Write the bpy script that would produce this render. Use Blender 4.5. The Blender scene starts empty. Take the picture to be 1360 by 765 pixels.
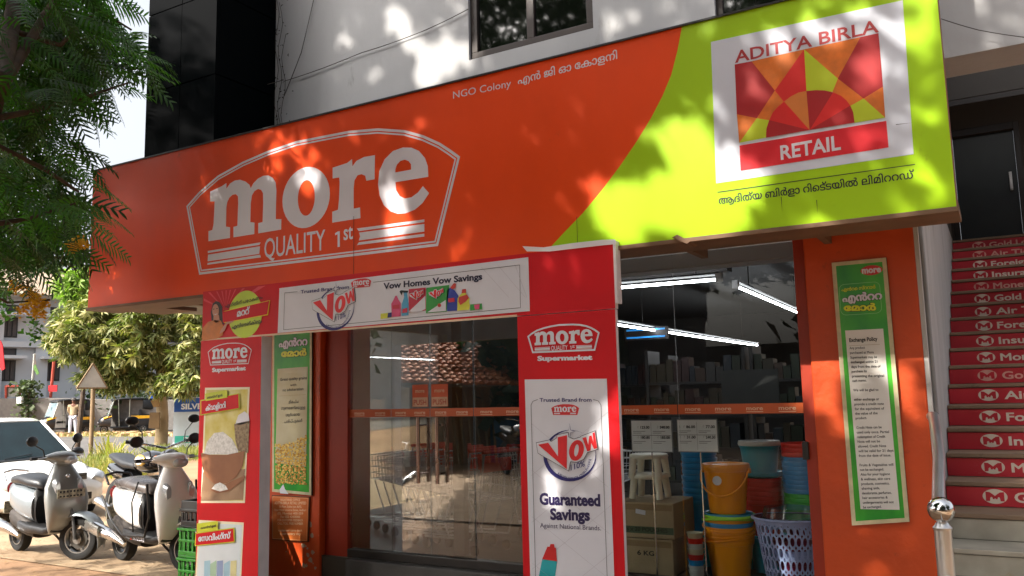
import bpy, bmesh, math, random
import numpy as np
from mathutils import Vector, Matrix
from mathutils.geometry import tessellate_polygon, delaunay_2d_cdt
random.seed(7); RNG = np.random.default_rng(7)
R = math.radians
scn = bpy.context.scene
COL = scn.collection

# ---------------------------------------------------------------- camera, sky, sun, exposure
YAW, PITCH, ROLL, FPX, EYE = R(29.93), R(7.33), R(-1.32), 1114.5, 1.4
_f = Vector((-math.sin(YAW)*math.cos(PITCH), math.cos(YAW)*math.cos(PITCH), math.sin(PITCH)))
_r = Vector((math.cos(YAW), math.sin(YAW), 0)); _u = _r.cross(_f)
CR = math.cos(ROLL)*_r + math.sin(ROLL)*_u
CU = -math.sin(ROLL)*_r + math.cos(ROLL)*_u
CF = _f
cam = bpy.data.objects.new('camera', bpy.data.cameras.new('camera')); COL.objects.link(cam); scn.camera = cam
cam.matrix_world = Matrix(((CR.x, CU.x, -CF.x, 0), (CR.y, CU.y, -CF.y, 0), (CR.z, CU.z, -CF.z, EYE), (0, 0, 0, 1)))
cam.data.sensor_fit = 'HORIZONTAL'; cam.data.sensor_width = 36; cam.data.lens = 36*FPX/1360
cam.data.clip_start = .05; cam.data.clip_end = 3000
SUN_EL, SUN_AZ = R(39), math.atan2(-.46, -.88)       # the sun stands behind the camera, to its left
world = bpy.data.worlds.new("World"); scn.world = world; world.use_nodes = True
nt = world.node_tree; sky = nt.nodes.new('ShaderNodeTexSky'); sky.sky_type = 'NISHITA'; sky.sun_disc = False
sky.sun_elevation = SUN_EL; sky.sun_rotation = SUN_AZ; sky.dust_density = 8.0; sky.air_density = 1.0
hs = nt.nodes.new('ShaderNodeHueSaturation'); hs.inputs['Saturation'].default_value = .32; hs.inputs['Value'].default_value = 1.55      # hazy bright sky
nt.links.new(sky.outputs[0], hs.inputs['Color']); nt.links.new(hs.outputs[0], nt.nodes['Background'].inputs[0]); nt.nodes['Background'].inputs[1].default_value = .15
sd = bpy.data.lights.new('sun', 'SUN'); sd.energy = 5.0; sd.angle = R(.53); sd.color = (1, .93, .82)
sun = bpy.data.objects.new('sun', sd); COL.objects.link(sun)
TOSUN = Vector((-.4633*math.cos(SUN_EL), -.8862*math.cos(SUN_EL), math.sin(SUN_EL)))
sun.rotation_euler = TOSUN.to_track_quat('Z', 'Y').to_euler()
scn.view_settings.view_transform = 'Standard'; scn.view_settings.look = 'None'
scn.view_settings.exposure = .9; scn.view_settings.gamma = 1
scn.cycles.max_bounces = 8; scn.cycles.transparent_max_bounces = 24

# ---------------------------------------------------------------- helpers
def at(x, y, Y):
    """photograph pixel (1360 wide) -> (X, Z) on the upright plane y = Y"""
    d = (x-680)/FPX*CR - (y-382.5)/FPX*CU + CF; t = Y/d.y
    return (d.x*t, EYE+d.z*t)
def on_ground(x, y, z=0):
    d = (x-680)/FPX*CR - (y-382.5)/FPX*CU + CF; t = (z-EYE)/d.z
    return (d.x*t, d.y*t)
def at_depth(x, y, dep):
    d = (x-680)/FPX*CR - (y-382.5)/FPX*CU + CF
    return Vector((0, 0, EYE)) + d*dep
def project(p):
    v = Vector(p) - Vector((0, 0, EYE)); w = v.dot(CF)
    return (680+FPX*v.dot(CR)/w, 382.5-FPX*v.dot(CU)/w, w)
def lin(h):
    if not isinstance(h, str): return tuple(h)[:3]
    c = [int(h[i:i+2], 16)/255 for i in (0, 2, 4)]
    return tuple(x/12.92 if x <= .04045 else ((x+.055)/1.055)**2.4 for x in c)
MATS = {}
def mat(name, col='808080', rough=.5, metal=0, var=.12, scale=6, bump=0, bscale=40, emit=0, trans=0, alpha=1, spec=.5, col2=None, dirt=None, coat=0, stretch=None):
    if name in MATS: return MATS[name]
    m = bpy.data.materials.new(name); m.use_nodes = True; n = m.node_tree.nodes; l = m.node_tree.links
    b = n['Principled BSDF']; c = lin(col)
    b.inputs['Roughness'].default_value = rough; b.inputs['Metallic'].default_value = metal
    b.inputs['Specular IOR Level'].default_value = spec
    if coat: b.inputs['Coat Weight'].default_value = coat; b.inputs['Coat Roughness'].default_value = .05
    b.inputs['Base Color'].default_value = (*c, 1)
    tc = n.new('ShaderNodeTexCoord'); vec = tc.outputs['Object']
    if stretch:
        mp = n.new('ShaderNodeMapping'); mp.inputs['Scale'].default_value = stretch; l.new(vec, mp.inputs[0]); vec = mp.outputs[0]
    if var or col2:
        no = n.new('ShaderNodeTexNoise'); no.inputs['Scale'].default_value = scale; no.inputs['Detail'].default_value = 5; l.new(vec, no.inputs['Vector'])
        cr = n.new('ShaderNodeValToRGB'); cr.color_ramp.elements[0].position = .32; cr.color_ramp.elements[1].position = .68
        c2 = lin(col2) if col2 else tuple(min(1, x*(1+var)) for x in c)
        c1 = c if col2 else tuple(x*(1-var) for x in c)
        cr.color_ramp.elements[0].color = (*c1, 1); cr.color_ramp.elements[1].color = (*c2, 1)
        l.new(no.outputs[0], cr.inputs[0]); out = cr.outputs[0]
        if dirt:
            n2 = n.new('ShaderNodeTexNoise'); n2.inputs['Scale'].default_value = dirt[1]; n2.inputs['Detail'].default_value = 8; n2.inputs['Roughness'].default_value = .7; l.new(vec, n2.inputs['Vector'])
            r2 = n.new('ShaderNodeMapRange'); r2.inputs[1].default_value = dirt[2]; r2.inputs[2].default_value = dirt[2]+.15; l.new(n2.outputs[0], r2.inputs[0])
            mx = n.new('ShaderNodeMix'); mx.data_type = 'RGBA'; l.new(r2.outputs[0], mx.inputs[0]); l.new(out, mx.inputs[6]); mx.inputs[7].default_value = (*lin(dirt[0]), 1); out = mx.outputs[2]
        l.new(out, b.inputs['Base Color'])
        rm = n.new('ShaderNodeMapRange'); rm.inputs[3].default_value = max(0, rough-.08); rm.inputs[4].default_value = min(1, rough+.1); l.new(no.outputs[0], rm.inputs[0]); l.new(rm.outputs[0], b.inputs['Roughness'])
    if bump:
        nb = n.new('ShaderNodeTexNoise'); nb.inputs['Scale'].default_value = bscale; nb.inputs['Detail'].default_value = 6; l.new(vec, nb.inputs['Vector'])
        bp = n.new('ShaderNodeBump'); bp.inputs['Strength'].default_value = bump; bp.inputs['Distance'].default_value = .02; l.new(nb.outputs[0], bp.inputs['Height']); l.new(bp.outputs[0], b.inputs['Normal'])
    if emit: b.inputs['Emission Color'].default_value = (*c, 1); b.inputs['Emission Strength'].default_value = emit
    if trans:
        tr = n.new('ShaderNodeBsdfTranslucent'); mx = n.new('ShaderNodeMixShader'); mx.inputs[0].default_value = trans
        tr.inputs[0].default_value = (min(1, c[0]*1.6), min(1, c[1]*2.0), c[2]*.7, 1)
        l.new(b.outputs[0], mx.inputs[1]); l.new(tr.outputs[0], mx.inputs[2]); l.new(mx.outputs[0], n['Material Output'].inputs[0])
    if alpha < 1: b.inputs['Alpha'].default_value = alpha
    MATS[name] = m; return m
def glass(name, tint, refl, rough=0.0, bumpy=0):
    """thin pane: Fresnel-weighted mirror over a tinted see-through sheet"""
    m = bpy.data.materials.new(name); m.use_nodes = True; n = m.node_tree.nodes; l = m.node_tree.links
    n.remove(n['Principled BSDF'])
    t = n.new('ShaderNodeBsdfTransparent'); t.inputs[0].default_value = (*tint, 1)
    g = n.new('ShaderNodeBsdfGlossy'); g.inputs['Roughness'].default_value = rough
    lw = n.new('ShaderNodeLayerWeight'); lw.inputs[0].default_value = .35
    lw.inputs[0].default_value = .2
    mr = n.new('ShaderNodeMapRange'); mr.inputs[3].default_value = refl; mr.inputs[4].default_value = min(1, refl+.75); l.new(lw.outputs['Fresnel'], mr.inputs[0])
    mx = n.new('ShaderNodeMixShader'); l.new(mr.outputs[0], mx.inputs[0]); l.new(t.outputs[0], mx.inputs[1]); l.new(g.outputs[0], mx.inputs[2])
    l.new(mx.outputs[0], n['Material Output'].inputs[0])
    if bumpy:
        tc = n.new('ShaderNodeTexCoord'); nb = n.new('ShaderNodeTexNoise'); nb.inputs['Scale'].default_value = 1.3; l.new(tc.outputs['Object'], nb.inputs['Vector'])
        bp = n.new('ShaderNodeBump'); bp.inputs['Strength'].default_value = bumpy; bp.inputs['Distance'].default_value = .05; l.new(nb.outputs[0], bp.inputs['Height']); l.new(bp.outputs[0], g.inputs['Normal'])
    MATS[name] = m; return m

class MB:
    """collects shapes; build() links them as one mesh object"""
    def __init__(s): s.v = []; s.f = []; s.M = None
    def add(s, vs, fs):
        o = len(s.v)
        if s.M is not None: vs = [s.M @ Vector(v) for v in vs]
        s.v += [tuple(v) for v in vs]; s.f += [tuple(i+o for i in f) for f in fs]; return s
    def box(s, a, b):
        x0, y0, z0 = a; x1, y1, z1 = b
        return s.add([(x0,y0,z0),(x1,y0,z0),(x1,y1,z0),(x0,y1,z0),(x0,y0,z1),(x1,y0,z1),(x1,y1,z1),(x0,y1,z1)],
                     [(0,3,2,1),(4,5,6,7),(0,1,5,4),(1,2,6,5),(2,3,7,6),(3,0,4,7)])
    def ring_loft(s, rings, cap=True, closed=False):
        n = len(rings[0]); vs = [p for r in rings for p in r]; fs = []
        m = len(rings)
        for i in range(m if closed else m-1):
            j = (i+1) % m
            for k in range(n): fs.append((i*n+k, i*n+(k+1)%n, j*n+(k+1)%n, j*n+k))
        if cap and not closed: fs += [tuple(range(n-1, -1, -1)), tuple((m-1)*n+k for k in range(n))]
        return s.add(vs, fs)
    def tube(s, pts, r, seg=8, closed=False, cap=True):
        pts = [Vector(p) for p in pts]; rs = r if isinstance(r, (list, tuple)) else [r]*len(pts); rings = []; up = None
        for i, p in enumerate(pts):
            a = pts[i-1] if (i or closed) else p; b = pts[(i+1) % len(pts)] if (i < len(pts)-1 or closed) else p
            d = (b-a).normalized()
            if up is None: up = Vector((0, 0, 1)) if abs(d.z) < .9 else Vector((1, 0, 0))
            u = (up - d*up.dot(d)).normalized(); w = d.cross(u); up = u
            rings.append([p + rs[i]*(math.cos(t)*u + math.sin(t)*w) for t in [k*2*math.pi/seg for k in range(seg)]])
        return s.ring_loft(rings, cap, closed)
    def lathe(s, prof, c=(0,0,0), seg=24, axis='z', cap=False):
        rings = []
        for r, h in prof:
            rg = []
            for k in range(seg):
                a = 2*math.pi*k/seg; x, y = r*math.cos(a), r*math.sin(a)
                q = (x, y, h) if axis == 'z' else ((x, h, y) if axis == 'y' else (h, x, y))
                rg.append((c[0]+q[0], c[1]+q[1], c[2]+q[2]))
            rings.append(rg)
        return s.ring_loft(rings, cap)
    def ellipsoid(s, c, r, seg=16, rings=10):
        pr = []
        for i in range(rings+1):
            a = -math.pi/2 + math.pi*i/rings; rr = max(.02, math.cos(a))
            pr.append([(c[0]+r[0]*rr*math.cos(t), c[1]+r[1]*rr*math.sin(t), c[2]+r[2]*math.sin(a)) for t in [k*2*math.pi/seg for k in range(seg)]])
        return s.ring_loft(pr)
    def superloft(s, secs, axis='x', n=20):
        """secs: (pos, cy, cz, hw, hh, exponent) rings across an axis"""
        rings = []
        for p, c1, c2, hw, hh, e in secs:
            rg = []
            for k in range(n):
                t = 2*math.pi*k/n; ct, st = math.cos(t), math.sin(t)
                a = c1 + hw*math.copysign(abs(ct)**(2/e), ct); b = c2 + hh*math.copysign(abs(st)**(2/e), st)
                rg.append((p, a, b) if axis == 'x' else ((a, p, b) if axis == 'y' else (a, b, p)))
            rings.append(rg)
        return s.ring_loft(rings)
    def prism(s, poly, y0, y1, holes=()):
        """outline in (x, z), extruded from y0 (front) to y1"""
        loops = [poly]+list(holes); flat = [p for lp in loops for p in lp]; n = len(flat)
        tris = tessellate_polygon([[Vector((p[0], p[1], 0)) for p in lp] for lp in loops])
        vs = [(p[0], y0, p[1]) for p in flat] + [(p[0], y1, p[1]) for p in flat]; fs = []
        for t in tris: fs += [tuple(t), tuple(i+n for i in reversed(t))]
        o = 0
        for lp in loops:
            for k in range(len(lp)): a, b = o+k, o+(k+1) % len(lp); fs.append((a, b, b+n, a+n))
            o += len(lp)
        return s.add(vs, fs)
    def build(s, name, m, parent=None, smooth=0, bevel=0, **tags):
        me = bpy.data.meshes.new(name); me.from_pydata(s.v, [], s.f); me.validate(); me.update()
        bm = bmesh.new(); bm.from_mesh(me); bmesh.ops.recalc_face_normals(bm, faces=bm.faces); bm.to_mesh(me); bm.free()
        if smooth:
            me.shade_smooth(); me.set_sharp_from_angle(angle=R(smooth))
        me.materials.append(m)
        o = link(name, me, parent)
        if bevel:
            b = o.modifiers.new('bevel', 'BEVEL'); b.width = bevel; b.segments = 2; b.limit_method = 'ANGLE'; b.angle_limit = R(40)
        for k, v in tags.items(): o[k] = v
        return o
def link(name, me, parent=None):
    o = bpy.data.objects.new(name, me); COL.objects.link(o)
    if parent is not None:
        o.parent = parent
        if parent.get('w'): o.matrix_parent_inverse = Matrix.Translation(-parent.location)
    return o
def thing(name, label, cat, loc=(0,0,0), rz=0, group=None, local=False):
    """Empty at the thing's base. Parts are built in world coordinates unless local"""
    o = bpy.data.objects.new(name, None); COL.objects.link(o); o.location = loc; o.rotation_euler = (0, 0, rz)
    o.empty_display_size = .1; o['label'] = label; o['category'] = cat
    if group: o['group'] = group
    if not local: o['w'] = 1
    return o
def dup(o, loc, rz, label, parent=None, scale=None):
    c = o.copy(); COL.objects.link(c); c.parent = parent
    if parent is None: c.location = loc; c.rotation_euler = (0, 0, rz); c['label'] = label
    if scale: c.scale = scale
    for ch in o.children: dup(ch, None, None, None, c)
    return c
def single(o, label, cat, group=None):
    o['label'] = label; o['category'] = cat
    if group: o['group'] = group
    return o
def struct(o): o['kind'] = 'structure'; return o

# ---- flat print on upright planes
LAY = .0016
def flat(name, pts, Y, k, m, parent, holes=(), th=0):
    """pts: (X, Z) outline; a sheet k layers proud of plane y = Y, facing the street"""
    y = Y - k*LAY
    loops = [pts]+list(holes); fl = [p for lp in loops for p in lp]
    tris = tessellate_polygon([[Vector((p[0], p[1], 0)) for p in lp] for lp in loops])
    fs = []
    for t in tris:
        a, b, c = [fl[i] for i in t]
        cr = (b[0]-a[0])*(c[1]-a[1])-(b[1]-a[1])*(c[0]-a[0])
        fs.append(tuple(t) if cr > 0 else tuple(reversed(t)))
    me = bpy.data.meshes.new(name); me.from_pydata([(p[0], y, p[1]) for p in fl], [], fs); me.materials.append(m)
    return link(name, me, parent)
def pflat(name, px, Y, k, m, parent, zoom=None, holes=()):
    if zoom: ox, oy, s = zoom; cv = lambda p: at(ox+p[0]/s, oy+p[1]/s, Y)
    else: cv = lambda p: at(p[0], p[1], Y)
    return flat(name, [cv(p) for p in px], Y, k, m, parent, [[cv(p) for p in h] for h in holes])
def inset(poly, d):
    n = len(poly); A = sum(poly[i][0]*poly[(i+1)%n][1]-poly[(i+1)%n][0]*poly[i][1] for i in range(n)); sg = 1 if A > 0 else -1; out = []
    for i in range(n):
        p0, p1, p2 = Vector(poly[i-1]), Vector(poly[i]), Vector(poly[(i+1)%n])
        a = (p1-p0).normalized(); b = (p2-p1).normalized(); na = Vector((-a.y, a.x))*sg; nb = Vector((-b.y, b.x))*sg
        m_ = (na+nb); m_ = m_/max(.3, m_.dot(na)) if m_.length > 1e-6 else na
        out.append(tuple(p1+m_*d))
    return out
def band(name, poly, w, Y, k, m, parent): return flat(name, poly, Y, k, m, parent, [inset(poly, w)])
def circle(cx, cz, r, n=40, a0=0, a1=2*math.pi, rz=None):
    rz = rz or r
    return [(cx+r*math.cos(a0+(a1-a0)*i/n), cz+rz*math.sin(a0+(a1-a0)*i/n)) for i in range(n if abs(a1-a0-2*math.pi) < 1e-6 else n+1)]
def rrect(x0, z0, x1, z1, r, n=5):
    o = []
    for cx, cz, a in ((x1-r, z1-r, 0), (x0+r, z1-r, 90), (x0+r, z0+r, 180), (x1-r, z0+r, 270)):
        o += [(cx+r*math.cos(R(a+90*i/n)), cz+r*math.sin(R(a+90*i/n))) for i in range(n+1)]
    return o
_TC = {}
def glyphs(body, bold):
    k = (body, bold)
    if k not in _TC:
        c = bpy.data.curves.new('lettering', 'FONT'); c.body = body; c.resolution_u = 3; c.offset = bold; c.fill_mode = 'NONE'
        o = bpy.data.objects.new('lettering', c); COL.objects.link(o)
        dg = bpy.context.evaluated_depsgraph_get(); me = bpy.data.meshes.new_from_object(o.evaluated_get(dg))
        v = np.empty(len(me.vertices)*3); me.vertices.foreach_get('co', v); v = v.reshape(-1, 3)
        nx = {}
        for e in me.edges: a_, b_ = e.vertices; nx.setdefault(a_, []).append(b_); nx.setdefault(b_, []).append(a_)
        seen = set(); loops = []
        for i in range(len(v)):
            if i in seen or i not in nx: continue
            lp = [i]; seen.add(i); cur = i
            while True:
                n_ = [j for j in nx[cur] if j not in seen]
                if not n_: break
                cur = min(n_, key=lambda j: abs(j-cur)) if len(lp) > 1 else (i+1 if i+1 in n_ else n_[0])
                lp.append(cur); seen.add(cur)
            if len(lp) > 2: loops.append(lp)
        if bold:
            nv = v.copy(); areas = [sum(v[lp[k]][0]*v[lp[(k+1) % len(lp)]][1]-v[lp[(k+1) % len(lp)]][0]*v[lp[k]][1] for k in range(len(lp)))/2 for lp in loops]
            s0_ = math.copysign(1, max(areas, key=abs)) if areas else 1
            for lp in loops:
                P3 = v[lp][:, :2]; e_ = np.roll(P3, -1, 0)-P3; ln_ = np.hypot(e_[:, 0], e_[:, 1]); ok = ln_ > 1e-5; e_[ok] /= ln_[ok, None]
                nn = np.stack([e_[:, 1], -e_[:, 0]], 1)*s0_; pn = np.roll(nn, 1, 0); m_ = nn+pn; d_ = np.maximum(.5, (m_*nn).sum(1)); nv[lp, :2] = P3+m_/d_[:, None]*bold*.8
            v = nv
        ed = [(lp[k], lp[(k+1) % len(lp)]) for lp in loops for k in range(len(lp))]
        A_ = np.array([v[a_][:2] for a_, _ in ed]); B_ = np.array([v[b_][:2] for _, b_ in ed]); fs = []
        if len(ed):
            vo, eo, fo = delaunay_2d_cdt([Vector(p[:2]) for p in v.tolist()], ed, [], 0, 1e-5)[:3]
            vo = np.array([tuple(p) for p in vo])
            for t3 in fo:       # keep the triangles the outlines wind around
                x_, y_ = vo[list(t3)].mean(0)
                up = (A_[:, 1] <= y_) & (B_[:, 1] > y_); dn = (A_[:, 1] > y_) & (B_[:, 1] <= y_)
                cr = (B_[:, 0]-A_[:, 0])*(y_-A_[:, 1])-(x_-A_[:, 0])*(B_[:, 1]-A_[:, 1])
                if int((up & (cr > 0)).sum())-int((dn & (cr < 0)).sum()) != 0: fs.append(tuple(t3))
            v = np.concatenate([vo, np.zeros((len(vo), 1))], 1)
        bpy.data.objects.remove(o); bpy.data.curves.remove(c); bpy.data.meshes.remove(me)
        _TC[k] = (v, fs)
    return _TC[k]
def text(body, a, b, h, Y, k, m, parent, bold=0, name='lettering', capref=.73, warp=None):
    """a, b: (X, Z) ends of the baseline; h: cap height (m). Letters are fitted between a and b"""
    v, fs = glyphs(body, bold)
    if not len(v): return None
    x0, x1 = v[:, 0].min(), v[:, 0].max(); t = (v[:, 0]-x0)/(x1-x0)
    X = a[0]+(b[0]-a[0])*t; Z = a[1]+(b[1]-a[1])*t + v[:, 1]/capref*h
    if warp: X, Z = warp(t, v[:, 1]/capref)
    me = bpy.data.meshes.new(name); me.from_pydata(np.stack([X, Y-k*LAY-v[:, 2], Z], 1).tolist(), [], fs); me.materials.append(m)
    return link(name, me, parent)
def ptext(body, p, q, hpx, Y, k, m, parent, bold=0, **kw):
    a, b = at(*p, Y), at(*q, Y); mx, my = (p[0]+q[0])/2, (p[1]+q[1])/2
    h = at(mx, my-hpx, Y)[1]-at(mx, my, Y)[1]
    return text(body, a, b, h, Y, k, m, parent, bold, **kw)

# ---------------------------------------------------------------- materials
ORANGE = mat('orange_vinyl', 'E64806', .42, spec=.25, var=.1, scale=1.6, bump=.3, bscale=1.8, dirt=('B04A20', 7, .64), stretch=(1, 1, .45))
LIME = mat('lime_vinyl', 'A0CC04', .42, spec=.3, var=.05, scale=1.5, bump=.3, bscale=1.8, dirt=('86A010', 7, .66), stretch=(1, 1, .45))
LETTER = mat('white_vinyl', 'D8D4DC', .35, var=.05, scale=3)
RED = mat('red_print', 'D0101C', .45, spec=.25, var=.08, scale=3, bump=.08, bscale=5)
WPRINT = mat('white_print', 'DCDCE4', .4, var=.05, scale=3, bump=.06, bscale=5)
BLACKP = mat('black_print', '15161C', .5, var=0)
NAVY = mat('navy_print', '24206E', .45, var=0)
GREEN = mat('green_print', '0C9A2C', .35, var=.35, scale=5, col2='4CBE30')
YELLOW = mat('yellow_print', 'F0E010', .4, var=.05)
LIMEP = mat('lime_print', 'C0D828', .4, var=.08)
CREAM = mat('cream_print', 'EDE4C4', .5, var=.05)
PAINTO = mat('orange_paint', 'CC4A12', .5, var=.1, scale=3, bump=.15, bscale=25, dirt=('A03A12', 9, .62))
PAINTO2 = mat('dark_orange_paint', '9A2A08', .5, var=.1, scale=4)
WALLW = mat('white_wall_paint', 'AEAEB0', .8, var=.1, scale=1.0, bump=.25, bscale=18, dirt=('76746E', 2.2, .62), stretch=(1, 1, .35))
PLASTER = mat('stained_white_plaster', 'B8B6B4', .85, var=.08, scale=4, bump=.3, bscale=30, dirt=('4C4A46', 5, .6), stretch=(1, 1, .25))
DARKG = mat('dark_tinted_glass', '06090B', .12, var=.1, scale=1, spec=.012, bump=.02, bscale=1)
DARKM = mat('dark_metal', '1A1412', .45, var=.2)
CHROME = mat('chrome', 'D0D0D0', .12, 1, var=.05)
STEEL = mat('brushed_steel', 'C8C8C8', .32, .9, var=.08)
TAN = mat('tan_board', 'A08868', .7, var=.15, scale=8)
BLACKPL = mat('black_plastic', '121214', .45, var=.15, bump=.1)
RUBBER = mat('black_rubber', '141414', .85, var=.2, bump=.2)
SHOPGLASS = glass('shop_glass', (.93, .95, .94), .0)
DOORGLASS = glass('mirror_film_glass', (.80, .82, .80), .27)

# ---------------------------------------------------------------- ground
SY = 4.375; GY = 4.33; PY = 5.075; WY = 5.15
def sheet(name, pts, z, m):
    me = bpy.data.meshes.new(name); me.from_pydata([(x, y, z) for x, y in pts], [], [tuple(range(len(pts)))]); me.materials.append(m); return struct(link(name, me))
DIRT = mat('dusty_earth', '80694F', .95, col2='A08A6E', scale=2.2, bump=.5, bscale=18, dirt=('5E4836', 5, .6))
DIRT2 = mat('verge_earth', '7E5C40', .95, col2='98795A', scale=.6, bump=.5, bscale=9, dirt=('5A4634', 2, .58))
ASPH = mat('asphalt', '4E4C4A', .9, col2='605C58', scale=1.5, bump=.3, bscale=60)
sheet('ground', [(-900, -900), (900, -900), (900, 900), (-900, 900)], 0, DIRT2)
ru = Vector((-.30, .954)); rn = Vector((.954, .30))
rp = Vector(on_ground(110, 618)); far = Vector(on_ground(80, 581))
wd = (rp-far).dot(rn)
q = [rp-ru*120, rp+ru*300, rp+ru*300-rn*wd, rp-ru*120-rn*wd]
sheet('road', [tuple(p) for p in q], .012, ASPH)
LINEW = mat('worn_road_paint', 'B8B4A8', .8, col2='7A7670', scale=3)
c0 = rp-rn*wd*.5
sheet('forecourt_earth', [(-12.5, 4.6), (-2, 4.6), (-2, 12), (-12.5, 12)], .008, DIRT)
# interlocking pavers in front of the shop (mirrored in its glass)
PAVE = mat('paver', '9A7C5E', .9, col2='B29676', scale=3, bump=.4, bscale=40, dirt=('6A5442', 8, .58))
mb = MB(); pv = MB()
pm = []
for i in range(-48, 12):
    for j in range(-22, 18):
        x, y = i*.215+(j % 2)*.107, j*.125
        if y > 4.5 or y < -2.5 or x > 2.2 or x < -9.6: continue
        d = random.uniform(-.003, .003); zx = .012
        pts = [(x+.006, y+.01), (x+.04, y-.012), (x+.17, y-.012), (x+.209, y+.01), (x+.209, y+.1), (x+.17, y+.112), (x+.04, y+.112), (x+.006, y+.1)]
        n = len(mb.v); mb.v += [(a, b, .02+d) for a, b in pts]; mb.f.append(tuple(range(n, n+8)))
mb.build('paving', PAVE, kind='stuff')

# ---------------------------------------------------------------- shop building
B = thing('supermarket_building', 'grey shop building with dark glass tower above the orange supermarket sign', 'building', (-3.2, 6, 0))
TX0, TX1 = -7.10, -6.11
# dried creeper clinging to the corner of the upper wall
m = MB()
for k_ in range(3):
    pts = [(TX1+.03+k_*.05+.03*math.sin(i*1.3+k_), 5.885, 4.0+i*.12) for i in range(16-k_*3)]; m.tube(pts, .003, 4)
for _ in range(70):
    x, z = TX1+.02+abs(random.gauss(0, .09)), random.uniform(3.9, 5.8); s_ = random.uniform(.008, .022); a_ = random.random()*6; o = len(m.v)
    m.v += [(x+s_*math.cos(a_), 5.88, z+s_*math.sin(a_)), (x-s_*.4*math.sin(a_), 5.87, z+s_*.4*math.cos(a_)), (x-s_*math.cos(a_), 5.88, z-s_*math.sin(a_)), (x+s_*.4*math.sin(a_), 5.87, z-s_*.4*math.cos(a_))]; m.f.append((o, o+1, o+2, o+3))
single(m.build('dried_creeper', mat('dried_vine', '2E261C', .9), None), 'thin dried creeper clinging to the wall beside the dark tower', 'creeper')
# tower: pane by pane, with recessed joints
mb = MB().box((TX0+.03, WY+.05, 2.3), (TX1-.03, 9.4, 9.3)); mb.build('tower_core', DARKM, B)
zs = [2.3, 3.64, 4.45, 5.264, 6.08, 6.9, 7.7, 8.5, 9.3]
for i in range(8):
    MB().box((TX0, WY, zs[i]+.006), (TX0+.495, WY+.04, zs[i+1]-.006)).build('glass_panel', DARKG, B)
    MB().box((TX0+.5, WY+random.uniform(0, .004), zs[i]+.006), (TX1-.002, WY+.04, zs[i+1]-.006)).build('glass_panel', DARKG, B)
    MB().box((TX1-.03, WY+.042, zs[i]+.006), (TX1, 5.9, zs[i+1]-.006)).build('glass_panel', DARKG, B)
# upper white wall with a window opening, carried on as a beam over the stairs
wx0, wz0 = at(623, 80, 5.9); wx1, _ = at(788, 37, 5.9); wz1 = wz0+1.1; wx0 += 0
vx0 = at(950, 20, 5.9)[0]; vx1 = -.9
bz = 3.493
wl = MB()
wl.box((TX1, 5.9, 2.3), (wx0, 6.1, 9.3)); wl.box((wx0, 5.9, 2.3), (wx1, 6.1, wz0)); wl.box((wx0, 5.9, wz1), (wx1, 6.1, 9.3))
wl.box((wx1, 5.9, 2.3), (vx0, 6.1, 9.3)); wl.box((vx0, 5.9, 2.3), (vx1, 6.1, 3.98)); wl.box((vx0, 5.9, 5.2), (vx1, 6.1, 9.3))
wl.box((vx1, 5.9, 2.3), (-.34, 6.1, 9.3)); wl.box((-.34, 5.9, bz), (3.4, 6.3, 5.6)); pass
wl.build('upper_wall', WALLW, B)
MB().box((-.34, 5.86, 4.6), (3.4, 5.9, 5.4)).build('beam_band', WALLW, B)
WIN = mat('upper_window_glass', '10130F', .04, var=0, spec=.9)
WFR = mat('brown_window_frame', '2A1C16', .5, var=.15)
w = MB()
for a, b in (((wx0, wz0), (wx1, wz0+.07)), ((wx0, wz1-.07), (wx1, wz1)), ((wx0, wz0+.07), (wx0+.07, wz1-.07)), ((wx1-.07, wz0+.07), (wx1, wz1-.07)), (((wx0+wx1)/2-.03, wz0+.07), ((wx0+wx1)/2+.04, wz1-.07))):
    w.box((a[0], 5.93, a[1]), (b[0], 5.99, b[1]))
wf = w.build('window_frame', WFR, B, bevel=.004)
mm = (wx0+wx1)/2
MB().box((wx0+.07, 5.96, wz0+.07), (mm-.03, 5.97, wz1-.07)).build('pane', WIN, wf)
MB().box((mm+.04, 5.955, wz0+.07), (wx1-.07, 5.965, wz1-.07)).build('pane', WIN, wf)
w = MB().box((vx0, 5.93, 3.98), (vx1, 5.98, 4.04)).box((vx0, 5.93, 4.04), (vx0+.05, 5.98, 5.2)).box((vx1-.05, 5.93, 4.04), (vx1, 5.98, 5.2))
vf = w.build('window_frame', WFR, B)
MB().box((vx0+.05, 5.95, 4.04), (vx1-.05, 5.96, 5.2)).build('pane', WIN, vf)
MB().box((TX0, 5.32, 2.31), (-.34, 5.9, 2.42)).build('canopy_roof', WALLW, B)
# plinth, shop floor, side and back walls, ceiling
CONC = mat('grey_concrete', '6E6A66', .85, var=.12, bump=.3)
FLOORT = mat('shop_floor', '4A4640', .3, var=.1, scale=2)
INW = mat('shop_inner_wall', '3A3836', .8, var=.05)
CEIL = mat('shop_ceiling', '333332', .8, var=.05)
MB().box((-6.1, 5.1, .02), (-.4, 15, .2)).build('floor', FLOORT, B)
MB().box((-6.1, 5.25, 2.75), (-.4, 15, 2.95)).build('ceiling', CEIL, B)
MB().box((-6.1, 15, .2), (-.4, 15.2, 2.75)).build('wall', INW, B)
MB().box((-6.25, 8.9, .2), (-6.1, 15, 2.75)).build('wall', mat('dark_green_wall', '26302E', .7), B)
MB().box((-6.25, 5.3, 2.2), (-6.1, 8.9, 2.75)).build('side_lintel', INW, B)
MB().box((-6.2, 5.4, .2), (-6.18, 8.9, 2.2)).build('side_pane', SHOPGLASS, B)
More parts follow.
